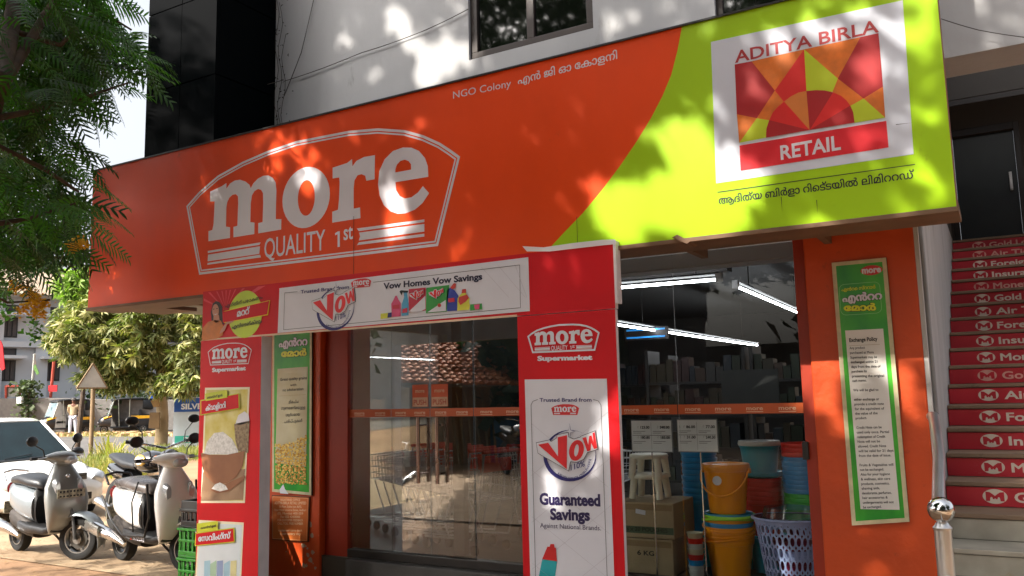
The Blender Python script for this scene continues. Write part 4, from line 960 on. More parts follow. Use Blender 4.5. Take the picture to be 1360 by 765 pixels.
tr.location = (-3.75, 5.75, .2); tr.rotation_euler = (0, 0, R(165)); tr.scale = (.8, .8, .78)
for i, l in enumerate(('second shopping trolley of the nested row', 'third shopping trolley of the nested row', 'fourth shopping trolley of the nested row', 'fifth shopping trolley of the nested row', 'sixth shopping trolley of the nested row', 'shopping trolley at the far end of the nested row')):
    dup(tr, (-3.75-.2*(i+1), 5.75+.12*(i+1), .2), R(165), l)
dup(tr, (-3.55, 6.7, .2), R(100), 'shopping trolley standing crosswise behind the PUSH stickers')
dup(tr, (-3.1, 7.0, .2), R(80), 'dark shopping trolley standing apart on the right of the door')
# green and black crates at the left of the banner
CRG = mat('crate_green', '2C8A26', .4, var=.08); CRB = mat('crate_black', '151515', .5)
def crate(x0, y0, z0, m, label, w=.36, d=.5, h=.27):
    t = thing('plastic_crate', label, 'crate', (x0, y0, z0), 0, 'plastic crates stacked beside the banner', local=True)
    b = MB()
    b.box((0, 0, 0), (w, d, .015))
    for (a, c) in (((0, 0), (w, .018)), ((0, d-.018), (w, d)), ((0, .018), (.018, d-.018)), ((w-.018, .018), (w, d-.018))):
        for za, zb in ((.016, .05), (.115, .135), (.2, h)): b.box((a[0], a[1], za), (c[0], c[1], zb))
    b.build('body', m, t, bevel=.003)
    b = MB()
    for i in range(8):
        x = .002+i*(w-.024)/7; b.box((x, .004, .02), (x+.02, .014, h-.01)); b.box((x, d-.014, .02), (x+.02, d-.004, h-.01))
    for i in range(10):
        y = .03+i*(d-.08)/9; b.box((.004, y, .02), (.014, y+.02, h-.01)); b.box((w-.014, y, .02), (w-.004, y+.02, h-.01))
    b.build('ribs', m, t)
    b = MB().box((-.008, -.008, h), (w+.008, d+.008, h+.014)); 
    b = MB()
    for a, c in (((-.01, -.01), (w+.01, .02)), ((-.01, d-.02), (w+.01, d+.01)), ((-.01, .021), (.02, d-.021)), ((w-.02, .021), (w+.01, d-.021))): b.box((a[0], a[1], h+.001), (c[0], c[1], h+.02))
    b.build('rim', m, t, bevel=.003)
    return t
cxx = at(243, 700, 4.5)[0]
crate(cxx, 4.46, .008, CRG, 'bottom green plastic crate beside the banner leg', h=.2); crate(cxx, 4.46, .232, CRG, 'upper green crate just under the black one', h=.2); crate(cxx+.02, 4.46, .456, CRB, 'black crate on top of the green crates', h=.12)

# ---------------------------------------------------------------- stairs with lettered risers
ST = thing('staircase', 'staircase with red lettered risers to the right of the shop', 'staircase', (1, 7.5, 0))
TREAD = mat('brown_tread', '7A6450', .6, var=.12, scale=6, bump=.1, dirt=('4E3E30', 9, .6)); MARB = mat('grey_marble', 'A8A294', .4, col2='8E887C', scale=5, dirt=('8A7448', 4, .62)); RRED = mat('riser_red', 'B01E2C', .4, var=.12, scale=4, dirt=('A8606A', 7, .64))
OFFW = mat('riser_letter', 'D0C4B4', .5, var=.05)
h0, rs, y0s, td = .78, .14, 5.6, .30
words_ = ['Gold Loan', 'Money Transfer', 'Insurance', 'Foreign Exchange', 'Air Tickets']
EMB = None
for k in range(-5, 16):
    z = h0+k*rs; y = y0s+k*td; red = k >= 0
    x1 = 2.6
    MB().box((-.33, y+.012, max(0, z-rs)), (x1, y+td+.012, z+.042)).build('step_core', CONC, ST)
    MB().box((-.33, y-.008, z+.044), (x1, y+td+.01, z+.07)).build('tread', TREAD if k >= -1 else MARB, ST, bevel=.004)
    r_ = MB().box((-.33, y+.001, z-.066), (x1, y+.01, z+.04)).build('riser', RRED if red else MARB, ST)
    if not red: continue
    EL = OFFW if k not in (5, 11) and k < 14 else mat('faded_letter', 'D09A8C', .6)
    oc = -.085
    flat('oval', circle(oc, z-.01, .062, 28, rz=.041), y+.001, 1, EL, r_)
    for s in (-1, 1):
        fl_ = [(oc+s*px_*.001, z-.01+pz_*.001) for px_, pz_ in ((46, 26), (26, 24), (11, 13), (0, 3), (0, -9), (5, -15), (12, -14), (13, -6), (19, -2), (24, -8), (26, -25), (46, -26))]
        flat('emblem_mark', fl_, y+.001, 2, RRED, r_)
    w_ = words_[k % 5]; ww = len(w_)*.049
    text(w_, (.01, z-.038), (.01+ww, z-.038), .056, y+.001, 1, EL, r_, .03)
# landing, dark wall and door above
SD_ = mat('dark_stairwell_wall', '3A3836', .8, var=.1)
dx0, dx1, dz0, dz1 = -.25, .34, 2.95, 4.17; yb = 10.45
Wb = thing('stairwell', 'dark stairwell wall with a shut door at the top of the stairs', 'wall', (1, yb, 3))
m = MB().box((-.5, yb, 2.2), (dx0-.06, yb+.2, 6.5)).box((dx0-.06, yb, dz1+.08), (dx1+.06, yb+.2, 6.5)).box((dx1+.06, yb, 2.2), (3.4, yb+.2, 6.5)); m.build('back_wall', SD_, Wb)
MB().box((-.44, 8.6, 5.0), (3.4, yb, 5.2)).build('ceiling', SD_, Wb)
MB().box((-.44, 5.15, 3.0), (-.336, yb, 4.9)).build('side_wall', SD_, Wb)
MB().box((-.335, 8.8, 4.1), (2.6, 9.0, 4.4)).build('cross_beam', SD_, Wb); MB().box((-.335, 8.79, 4.04), (2.6, 8.8, 4.09)).build('beam_trim', DARKM, Wb)
D = thing('stairwell_door', 'shut dark door at the top of the stairs', 'door', ((dx0+dx1)/2, yb, 2.95))
MB().box((dx0, yb+.05, dz0), (dx1, yb+.09, dz1)).build('leaf', mat('slate_door', '20292C', .3, var=.1), D)
MB().box((dx0-.06, yb-.01, dz0), (dx0-.002, yb+.1, dz1+.08)).box((dx1+.002, yb-.01, dz0), (dx1+.06, yb+.1, dz1+.08)).box((dx0-.002, yb-.01, dz1+.002), (dx1+.002, yb+.1, dz1+.08)).build('door_frame', DARKM, D, bevel=.004)
MB().box((dx1-.08, yb+.0, 3.5), (dx1-.05, yb+.05, 3.7)).build('handle', STEEL, D, bevel=.004)
# handrail post with ball
rx, ry = -.236, 3.6
H_ = thing('handrail', 'steel handrail with a ball topped post at the foot of the stairs', 'handrail', (rx, ry, 0))
bz_ = at(1253, 677, 3.6)[1]
MB().lathe([(.03, 0), (.03, bz_-.075)], (rx, ry, 0), 28, cap=True).build('post', STEEL, H_, smooth=40)
MB().lathe([(.032, 0), (.034, .01), (.026, .018), (.022, .026), (.014, .034)], (rx, ry, bz_-.075), 28, cap=True).build('collar', STEEL, H_, smooth=40)
MB().ellipsoid((rx, ry, bz_), (.0475, .0475, .0475), 32, 20).build('ball', CHROME, H_, smooth=80)
MB().tube([(rx-.01, ry+.03, bz_+.0), (at(1247, 607, 4.1)[0], 4.1, at(1247, 607, 4.1)[1]), (at(1240, 553, 4.6)[0], 4.6, at(1240, 553, 4.6)[1]), (at(1237, 553, 4.75)[0], 4.75, at(1237, 553, 4.75)[1])], .024, 16).build('rail', STEEL, H_, smooth=60)
MB().tube([(rx+.01, ry-.03, bz_-.25), (rx+.01, 3.1, .6), (rx+.01, 3.1, 0)], .02, 12).build('lower_rail', STEEL, H_, smooth=60)

# cables across the tower and wall
CAB = mat('old_cable', '4A4540', .7)
def cable(label, pts, r=.004):
    V_ = [Vector(p) for p in pts]; out = []
    for i in range(len(V_)-1):
        for k in range(6):
            f = k/6; p = V_[i].lerp(V_[i+1], f); p.z -= .04*math.sin(math.pi*f)*(V_[i]-V_[i+1]).length*.3; out.append(p)
    out.append(V_[-1]); single(MB().tube(out, r, 5).build('cable', CAB, None), label, 'cable', 'cables on the upper wall')
def aw(x, y, Y=5.88): a = at(x, y, Y); return (a[0], Y, a[1])
cable('thin cable rising to the upper window across the grey wall', [aw(377, 108), aw(480, 70), aw(560, 42), aw(622, 12)])
cable('thin cable hanging steeply at the dark tower corner', [aw(377, 128), aw(400, 70), aw(421, -20)])
cable('slack cable drooping across the dark tower front', [(*[at(197, 128, 5.1)[0]], 5.1, at(197, 128, 5.1)[1]), aw(330, 118, 5.7), aw(377, 106)])
cable('cable crossing the beam above the stairs', [aw(1250, 25, 5.84), aw(1300, 40, 5.84), aw(1365, 50, 5.84)], .003)

# ---------------------------------------------------------------- scooters
GREYP = mat('grey_scooter_paint', '848C92', .32, .35, var=.05, coat=.5, dirt=('6A665E', 9, .66)); GREYL = mat('lighter_scooter_paint', '8C8E8C', .32, .35, var=.05, coat=.5, dirt=('6E685C', 9, .66)); PEARL = mat('pearl_white_paint', 'F0EEEA', .3, var=.04, coat=.6, dirt=('A89C88', 9, .68))
SEATB = mat('black_seat_vinyl', '202226', .4, var=.1, bump=.1); SEATG = mat('shiny_grey_seat_cover', '6A6462', .25, var=.15, scale=5, bump=.1)
LAMP = mat('clear_lamp', 'C8CCD0', .08, .3, var=.1); AMBER = mat('amber_lamp', 'C8701A', .2); REDL = mat('red_lamp', 'A01414', .2); PLATE = mat('number_plate', 'B8B49C', .5, col2='6A665A', scale=30)
def wheel(m_name, c, r, w_, parent, spokes=5):
    wl = MB().lathe([(r*.62, -w_*.35), (r*.72, -w_*.5), (r*.92, -w_*.42), (r, -w_*.12), (r, w_*.12), (r*.92, w_*.42), (r*.72, w_*.5), (r*.62, w_*.35)], c, 32, 'y').build(m_name, RUBBER, parent, smooth=50)
    m = MB().lathe([(r*.6, -w_*.4), (r*.66, -w_*.4), (r*.66, w_*.4), (r*.6, w_*.4)], c, 32, 'y').lathe([(.01, -w_*.45), (r*.22, -w_*.45), (r*.22, w_*.45), (.01, w_*.45)], c, 16, 'y')
    for i in range(spokes):
        a = 2*math.pi*i/spokes; ca, sa = math.cos(a), math.sin(a)
        m.tube([(c[0]+r*.15*ca, c[1], c[2]+r*.15*sa), (c[0]+r*.63*ca, c[1], c[2]+r*.63*sa)], r*.09, 6)
    m.build('rim', mat('alloy', '9A9A98', .35, .8), wl, smooth=40)
    MB().lathe([(.01, -w_*.2), (r*.45, -w_*.2), (r*.45, w_*.2), (.01, w_*.2)], c, 20, 'y').build('brake_drum', mat('drum_grey', '55534F', .5, .6), wl, smooth=40)
    return wl
def mirror(t, base, top, r=(.02, .075, .05), m=BLACKPL):
    s = MB().tube([base, ((base[0]+top[0])/2+.01, base[1]*.9+top[1]*.1, (base[2]+top[2])/2), top], .006, 6).build('mirror', BLACKPL, t, smooth=60)
    MB().ellipsoid((top[0], top[1], top[2]+.02), r, 16, 10).build('mirror_head', m, s, smooth=80)
    MB().ellipsoid((top[0]-.012, top[1], top[2]+.02), (r[0]*.6, r[1]*.88, r[2]*.85), 16, 8).build('mirror_glass', mat('mirror_face', '8090A0', .05, 1), s, smooth=80)
def scooter(name, label, loc, rz, paint, paint2, seatm, kind, steer):
    t = thing(name, label, 'scooter', (*loc, 0), rz, 'two scooters parked beside the shop', local=True)
    rw = .205; W2 = wheel('front_wheel', (.60, 0, rw), rw, .1, t); W1 = wheel('rear_wheel', (-.52, 0, rw), rw, .1, t)
    # front fender
    m = MB(); rings = []
    for i in range(15):
        a = R(-12+i*12.5); rr = rw+.035+.012*math.sin(a); cx_, cz_ = .60+rr*math.cos(a)*1.08, rw+rr*math.sin(a)*1.04
        wd_ = .078*(1-.35*abs(i/14*2-1)**3); ring = []
        for k in range(9):
            b = math.pi*k/8; ring.append((cx_-.03*(1-math.sin(b))*math.cos(a), wd_*math.cos(b), cz_-.035*(1-math.sin(b))))
        for k in range(8, -1, -1):
            b = math.pi*k/8; ring.append((cx_-(.006+.03*(1-math.sin(b)))*math.cos(a), wd_*.93*math.cos(b), cz_-.006-.035*(1-math.sin(b))))
        rings.append(ring)
    m.ring_loft(rings).build('front_fender', paint, t, smooth=60)
    m = MB()
    for s in (-1, 1): m.tube([(.60, s*.07, rw), (.56, s*.06, .42), (.47, s*.03, .62)], .017, 8)
    m.build('fork', mat('fork_grey', '6A6A6A', .4, .8), t, smooth=60)
    # leg shield: swept front apron
    sec = [(.26, .40, .03, .13, 3), (.34, .455, .06, .165, 2.6), (.45, .48, .075, .19, 2.5), (.58, .47, .08, .205, 2.4), (.70, .43, .075, .19, 2.3), (.82, .385, .065, .13, 2.2), (.92, .355, .05, .075, 2)]
    MB().superloft([(z, x, 0, hx_, hy_, e) for z, x, hx_, hy_, e in sec], 'z', 28).build('front_apron', paint2, t, smooth=60)
    MB().superloft([(z, x-.035, 0, hx_*.8, hy_*.94, e) for z, x, hx_, hy_, e in sec], 'z', 24).build('inner_apron', BLACKPL, t, smooth=60)
    # cowl and handlebar
    m = MB().superloft([(-.2, .34, .985, .035, .022, 2), (-.13, .36, .985, .06, .04, 2), (-.07, .385, .975, .10, .062, 2.2), (0, .395, .97, .115, .07, 2.3), (.07, .385, .975, .10, .062, 2.2), (.13, .36, .985, .06, .04, 2), (.2, .34, .985, .035, .022, 2)], 'y', 24)
    m.build('handlebar_cowl', paint2 if kind == 'a' else paint, t, smooth=60)
    MB().superloft([(.43, 0, .965, .085, .05, 2.3), (.49, 0, .955, .078, .045, 2.3), (.515, 0, .95, .05, .025, 2.2)], 'x', 20).build('headlight', LAMP, t, smooth=60)
    m = MB()
    for s in (-1, 1): m.tube([(.33, s*.18, .985), (.29, s*.33, .985)], .017, 10)
    m.build('handle_grip', BLACKPL, t, smooth=60)
    m = MB()
    for s in (-1, 1): m.tube([(.36, s*.19, .99), (.37, s*.33, .985)], .006, 6)
    m.build('brake_lever', STEEL, t)
    for s in (-1, 1): mirror(t, (.34, s*.2, .99), (.30, s*.33, 1.13))
    # indicators on the apron
    for s in (-1, 1):
        MB().superloft([(.47, s*.115, .70, .03, .085, 2.4), (.515, s*.105, .695, .022, .065, 2.2)], 'x', 16).build('indicator', LAMP, t, smooth=60)
    # floor board and body
    MB().superloft([(-.25, 0, .30, .15, .05, 5), (0, 0, .285, .17, .045, 5), (.35, 0, .285, .165, .04, 5), (.46, 0, .32, .13, .045, 4)], 'x', 24).build('floorboard', BLACKPL, t, smooth=50)
    MB().superloft([(-.66, 0, .66, .05, .03, 2.2), (-.6, 0, .62, .10, .09, 2.3), (-.45, 0, .56, .155, .145, 2.4), (-.25, 0, .53, .18, .16, 2.5), (-.08, 0, .50, .165, .16, 2.6), (.02, 0, .48, .135, .15, 2.8)], 'x', 28).build('rear_body', paint, t, smooth=60)
    MB().superloft([(.0, 0, .50, .12, .19, 3), (.06, 0, .47, .11, .16, 3)], 'x', 20).build('under_seat_panel', BLACKPL, t, smooth=60)
    MB().superloft([(-.6, 0, .72, .09, .03, 2.4), (-.5, 0, .735, .13, .05, 2.6), (-.3, 0, .745, .145, .06, 2.8), (-.12, 0, .72, .135, .055, 2.8), (.04, 0, .705, .105, .055, 2.6), (.1, 0, .68, .07, .03, 2.3)], 'x', 24).build('seat', seatm, t, smooth=60)
    MB().superloft([(-.62, 0, .36, .08, .07, 3), (-.4, 0, .33, .13, .11, 3), (-.15, 0, .28, .13, .09, 3), (.0, 0, .24, .1, .06, 3)], 'x', 20).build('engine', mat('oily_engine', '3A3430', .6, .4, var=.3, scale=20), t, smooth=50)
    s = MB().tube([(-.82, -.2, .33), (-.52, -.2, .29), (-.36, -.19, .27), (-.2, -.15, .2)], [.055, .058, .045, .02], 14).build('exhaust', CHROME, t, smooth=50)
    MB().superloft([(-.80, -.255, .34, .012, .05, 3), (-.5, -.26, .30, .012, .05, 3)], 'x', 12).build('heat_shield', mat('heat_shield_steel', 'C0C0BC', .25, .9), s, smooth=50)
    MB().tube([(-.62, -.13, .72), (-.72, -.12, .8), (-.76, 0, .82), (-.72, .12, .8), (-.62, .13, .72)], .012, 8).build('grab_rail', STEEL if kind == 'a' else BLACKPL, t, smooth=60)
    MB().superloft([(-.70, 0, .64, .08, .05, 2.4), (-.66, 0, .64, .1, .07, 2.4)], 'x', 16).build('tail_light', REDL, t, smooth=60)
    MB().box((-.74, -.09, .38), (-.73, .09, .5)).build('number_plate', PLATE, t)
    MB().tube([(-.1, .12, .22), (-.12, .3, .02)], .012, 6).build('stand', DARKM, t)
    MB().tube([(.0, -.17, .33), (.02, -.2, .6), (.05, -.16, .78)], .007, 6).build('side_guard', BLACKPL, t) if kind == 'b' else None
    if kind == 'a':
        pl = MB().box((.552, -.13, .60), (.560, .13, .68)).build('number_plate', PLATE, t)
        m = MB()
        for i in range(7): m.box((.561, -.11+i*.032, .61), (.563, -.09+i*.032, .625)); m.box((.561, -.11+i*.032, .65), (.563, -.092+i*.032, .67))
        m.build('plate_print', BLACKP, pl)
        MB().ellipsoid((.475, 0, .8), (.01, .022, .022), 12, 8).build('badge', CHROME, t, smooth=80)
    else:
        m = MB()
        for s_ in (-1, 1): m.tube([(-.62, s_*.19, .62), (-.3, s_*.235, .42), (-.1, s_*.22, .3), (.28, s_*.2, .32), (.40, s_*.22, .5), (.36, s_*.23, .78)], .011, 6)
        m.build('crash_guard', BLACKPL, t, smooth=60)
        ptx = glyphs('SUZUKI', .03); v, fs = ptx; x0, x1 = v[:, 0].min(), v[:, 0].max()
        X = .02+(v[:, 0]-x0)/(x1-x0)*.21; Z = .268+v[:, 1]/.73*.032
        me = bpy.data.meshes.new('lettering'); me.from_pydata(np.stack([X, np.full_like(X, -.178), Z], 1).tolist(), [], fs); me.materials.append(WPRINT); link('lettering', me, t)
        me = bpy.data.meshes.new('emblem'); me.from_pydata([(-.045, -.178, .268), (-.02, -.178, .262), (.0, -.178, .268), (-.02, -.178, .285), (-.045, -.178, .300), (-.02, -.178, .306), (.0, -.178, .3), (-.02, -.178, .283)], [], [(0, 1, 2, 3), (4, 7, 6, 5)]); me.materials.append(REDL); link('emblem', me, t)
    t.scale = (.95,)*3
    for ch in t.children:
        if ch.name.split('.')[0] in ('front_wheel', 'front_fender', 'fork', 'handlebar_cowl', 'headlight', 'handle_grip', 'brake_lever', 'mirror'):
            p = Vector((.42, 0, 0)); Rm = Matrix.Rotation(steer, 3, 'Z'); ch.rotation_euler = (0, 0, steer); ch.location = p-Rm @ p
    return t
hd = math.atan2(-.14, 1.0)
def put(rear, ax=-.52): c, s = math.cos(hd), math.sin(hd); return (rear[0]-ax*c, rear[1]-ax*s)
SC1 = scooter('scooter', 'dark grey scooter with black seat facing the shop, front number plate showing', put((-8.50, 4.92)), hd, GREYP, GREYL, SEATB, 'a', R(30))
scooter('scooter', 'white scooter with grey seat cover and black crash guard, beside the green crates', put((-7.04, 5.0)), hd-.05, PEARL, PEARL, SEATG, 'b', R(16))
# motorcycle between them
def motorcycle(loc, rz):
    t = thing('motorcycle', 'black motorcycle with a gold crest on its tank, parked behind the scooters', 'motorcycle', (*loc, 0), rz, local=True)
    wheel('front_wheel', (.66, 0, .3), .3, .09, t, 6); wheel('rear_wheel', (-.6, 0, .3), .3, .1, t, 6)
    BK = mat('black_gloss_paint', '0C0C10', .15, var=.05, coat=1)
    MB().superloft([(-.12, 0, .76, .06, .05, 2.2), (0, 0, .79, .13, .1, 2.3), (.18, 0, .80, .15, .12, 2.3), (.32, 0, .80, .11, .09, 2.2), (.38, 0, .79, .05, .05, 2)], 'x', 24).build('fuel_tank', BK, t, smooth=60)
    MB().ellipsoid((.16, -.125, .82), (.12, .03, .065), 20, 10).build('tank_crest', mat('gold_crest', 'C8A050', .3, .5), t, smooth=80); MB().ellipsoid((.16, -.133, .82), (.10, .026, .05), 20, 10).build('tank_crest', WPRINT, t, smooth=80)
    MB().superloft([(-.75, 0, .84, .07, .03, 2.3), (-.55, 0, .82, .12, .05, 2.5), (-.3, 0, .77, .13, .055, 2.6), (-.05, 0, .75, .1, .04, 2.5)], 'x', 20).build('seat', SEATB, t, smooth=60)
    MB().superloft([(-.8, 0, .7, .06, .06, 2.3), (-.55, 0, .68, .12, .09, 2.5), (-.3, 0, .64, .11, .08, 2.5)], 'x', 20).build('tail', BK, t, smooth=60)
    m = MB().superloft([(-.12, 0, .4, .12, .12, 3), (.1, 0, .42, .13, .14, 3), (.28, 0, .45, .1, .1, 3)], 'x', 18)
    for i in range(6): m.box((.1, -.1, .52+i*.025), (.27, .1, .53+i*.025))
    m.build('engine', mat('engine_grey', '4A4A48', .45, .7, var=.2), t, smooth=40)
    m = MB()
    for s in (-1, 1): m.tube([(.66, s*.08, .3), (.48, s*.08, .86)], .02, 8)
    m.build('fork', CHROME, t, smooth=60)
    m = MB(); m.tube([(.42, -.34, 1.02), (.4, -.2, 1.0), (.46, 0, .95), (.4, .2, 1.0), (.42, .34, 1.02)], .012, 8); m.build('handlebar', CHROME, t, smooth=60)
    m = MB()
    for s in (-1, 1): m.tube([(.41, s*.24, 1.01), (.36, s*.37, 1.03)], .019, 8)
    m.build('handle_grip', BLACKPL, t, smooth=60)
    MB().lathe([(.01, .45), (.07, .47), (.085, .55), (.08, .6)], (0, 0, .86), 20, 'x').build('headlight', BK, t, smooth=60); MB().lathe([(.01, .61), (.075, .6)], (0, 0, .86), 20, 'x').build('headlight_glass', LAMP, t)
    for s in (-1, 1): mirror(t, (.41, s*.22, 1.01), (.40, s*.33, 1.22), (.02, .07, .045))
    m = MB(); m.tube([(.36, -.1, .42), (.3, -.14, .25), (-.2, -.16, .24), (-.75, -.17, .36)], [.02, .02, .03, .045], 10); m.build('exhaust', CHROME, t, smooth=60)
    for s in (-1, 1): MB().ellipsoid((.55, s*.14, .86), (.035, .03, .025), 10, 8).build('indicator', AMBER, t, smooth=60)
    MB().superloft([(.5, 0, .63, .07, .02, 3), (.66, 0, .66, .075, .02, 3), (.85, 0, .60, .06, .02, 3)], 'x', 16).build('front_fender', BK, t, smooth=60)
    m = MB()
    m.tube([(.45, 0, .86), (.3, 0, .5), (.0, 0, .3), (-.25, 0, .32), (-.5, 0, .7)], .02, 6); m.tube([(.45, 0, .84), (.1, 0, .72), (-.6, 0, .75)], .02, 6); m.tube([(-.6, -.1, .3), (-.2, -.1, .35)], .02, 6); m.build('frame', BLACKPL, t)
    return t
mx, my = at(190, 700, 5.9)[0], 5.9
MC = motorcycle((mx, my), R(-12))
dup(SC1, (-7.3, 1.2, 0), R(70), 'grey scooter in the shade behind the viewer, seen only in the door glass'); dup(MC, (-7.4, -2.6, 0), R(40), 'black motorcycle by the hut, mirrored beside the banner leg'); dup(MC, (-4.5, -.2, 0), R(60), 'black motorcycle nearest the viewer, mirrored at the right of the door glass')

# ---------------------------------------------------------------- white car
def car():
    c = Vector((-11.88, 6.44)); rz = -.012
    t = thing('parked_car', 'white hatchback parked behind the grey scooter, nose towards the shop', 'car', (c.x, c.y, -.08), rz, local=True)
    t.scale = (.917,)*3
    WP = mat('white_car_paint', 'ECECE8', .22, var=.03, coat=.8)
    # body below the windows
    MB().superloft([(-1.85, 0, .55, .5, .2, 3), (-1.78, 0, .56, .70, .32, 4), (-1.4, 0, .57, .78, .36, 4.5), (-.5, 0, .56, .79, .36, 5), (.6, 0, .55, .79, .36, 5), (.9, 0, .54, .78, .345, 4.5), (1.35, 0, .50, .76, .30, 4), (1.65, 0, .46, .70, .25, 3.6), (1.80, 0, .42, .60, .19, 3), (1.86, 0, .40, .45, .12, 2.6)], 'x', 40).build('body', WP, t, smooth=50)
    MB().superloft([(.6, 0, .84, .68, .07, 3), (1.0, 0, .82, .66, .065, 3), (1.4, 0, .76, .6, .05, 2.8), (1.62, 0, .68, .5, .03, 2.5)], 'x', 28).build('bonnet', WP, t, smooth=60)
    # glasshouse
    def ring(x, hw, zt, zb): return [(x, -hw, zb), (x, hw, zb), (x, hw*.86, zt), (x, -hw*.86, zt)]
    CG = mat('car_glass', '1A2A2E', .04, var=.1, spec=.9)
    gl = MB()
    pts = [(-1.62, .70, .90, .98), (-1.35, .72, 1.36, .9)]
    base = [(-1.7, .66), (-1.3, .73), (0, .74), (.55, .72), (.95, .66)]
    top = [(-1.4, .56, 1.34), (-1.1, .58, 1.40), (-.3, .60, 1.43), (.05, .59, 1.42), (.22, .56, 1.39)]
    V_ = []; 
    for (x, w_), (xt, wt, zt) in zip(base, top): V_ += [(x, -w_, .87), (x, w_, .87), (xt, wt, zt), (xt, -wt, zt)]
    F_ = []
    for i in range(4):
        a = i*4; b = a+4; F_ += [(a, b, b+3, a+3), (a+1, a+2, b+2, b+1), (a+3, b+3, b+2, a+2)]
    F_ += [(0, 3, 2, 1), (16, 17, 18, 19)]
    gl.add(V_, F_).build('side_glass', CG, t)
    MB().superloft([(-1.42, 0, 1.355, .54, .02, 3), (-1.1, 0, 1.41, .59, .025, 3), (-.3, 0, 1.437, .61, .028, 3), (.05, 0, 1.43, .60, .025, 3), (.26, 0, 1.395, .57, .02, 3)], 'x', 24).build('roof', WP, t, smooth=60)
    m = MB()
    for s in (-1, 1): m.tube([(.97, s*.67, .875), (.24, s*.575, 1.395)], .03, 8); m.tube([(-.25, s*.745, .88), (-.28, s*.612, 1.41)], .025, 6); m.tube([(-1.6, s*.69, .88), (-1.35, s*.575, 1.36)], .05, 6)
    m.build('window_pillar', WP, t, smooth=60)
    # windscreen: proud of the cabin, glassy teal
    V_ = [(.985, -.63, .885), (.985, .63, .885), (.255, .535, 1.395), (.255, -.535, 1.395)]
    ws = MB().add([(a+.012, b, c_) for a, b, c_ in V_]+[(a, b, c_-.01) for a, b, c_ in V_], [(0,1,2,3),(7,6,5,4),(0,4,5,1),(1,5,6,2),(2,6,7,3),(3,7,4,0)]).build('windscreen', mat('windscreen_glass', '16262A', .05, var=.3, scale=3, spec=.35), t)
    m = MB()
    for y in (-.35, .25): m.tube([(1.0, y, .905), (.93, y+.42, .95)], .007, 5)
    m.build('wiper', BLACKPL, ws)
    MB().superloft([(1.0, 0, .885, .62, .012, 3), (1.06, 0, .875, .6, .01, 3)], 'x', 12).build('cowl_vent', BLACKPL, t)
    for s in (-1, 1):
        MB().superloft([(1.50, s*.60, .62, .14, .11, 2.4), (1.70, s*.57, .60, .13, .10, 2.3), (1.79, s*.52, .58, .09, .06, 2.2)], 'x', 20).build('headlight', LAMP, t, smooth=60)
        mi = MB().ellipsoid((.78, s*.84, .93), (.06, .1, .07), 14, 10).build('door_mirror', BLACKPL, t, smooth=60)
        for x in (-1.15, 1.15): wheel('wheel', (x, s*.70, .28), .28, .17, t, 7)
        MB().tube([(1.82, s*.45, .30), (1.86, s*.45, .30)], .05, 12).build('fog_lamp', LAMP, t)
    g_ = MB().box((1.74, -.36, .60), (1.80, .36, .69)).build('grille', BLACKPL, t, bevel=.01)
    m = MB()
    for i in range(3): m.box((1.802, -.34, .612+i*.028), (1.808, .34, .622+i*.028))
    m.build('slat', CHROME, g_)
    MB().box((1.84, -.4, .33), (1.865, .4, .43)).build('lower_grille', BLACKPL, t, bevel=.01)
    MB().box((1.862, -.24, .45), (1.874, .24, .53)).build('number_plate', PLATE, t)
    m = MB()
    for s in (-1, 1): m.box((-.2, s*.79-.005, .74), (0, s*.79+.005, .77))
    m.build('door_handle', WP, t)
car()

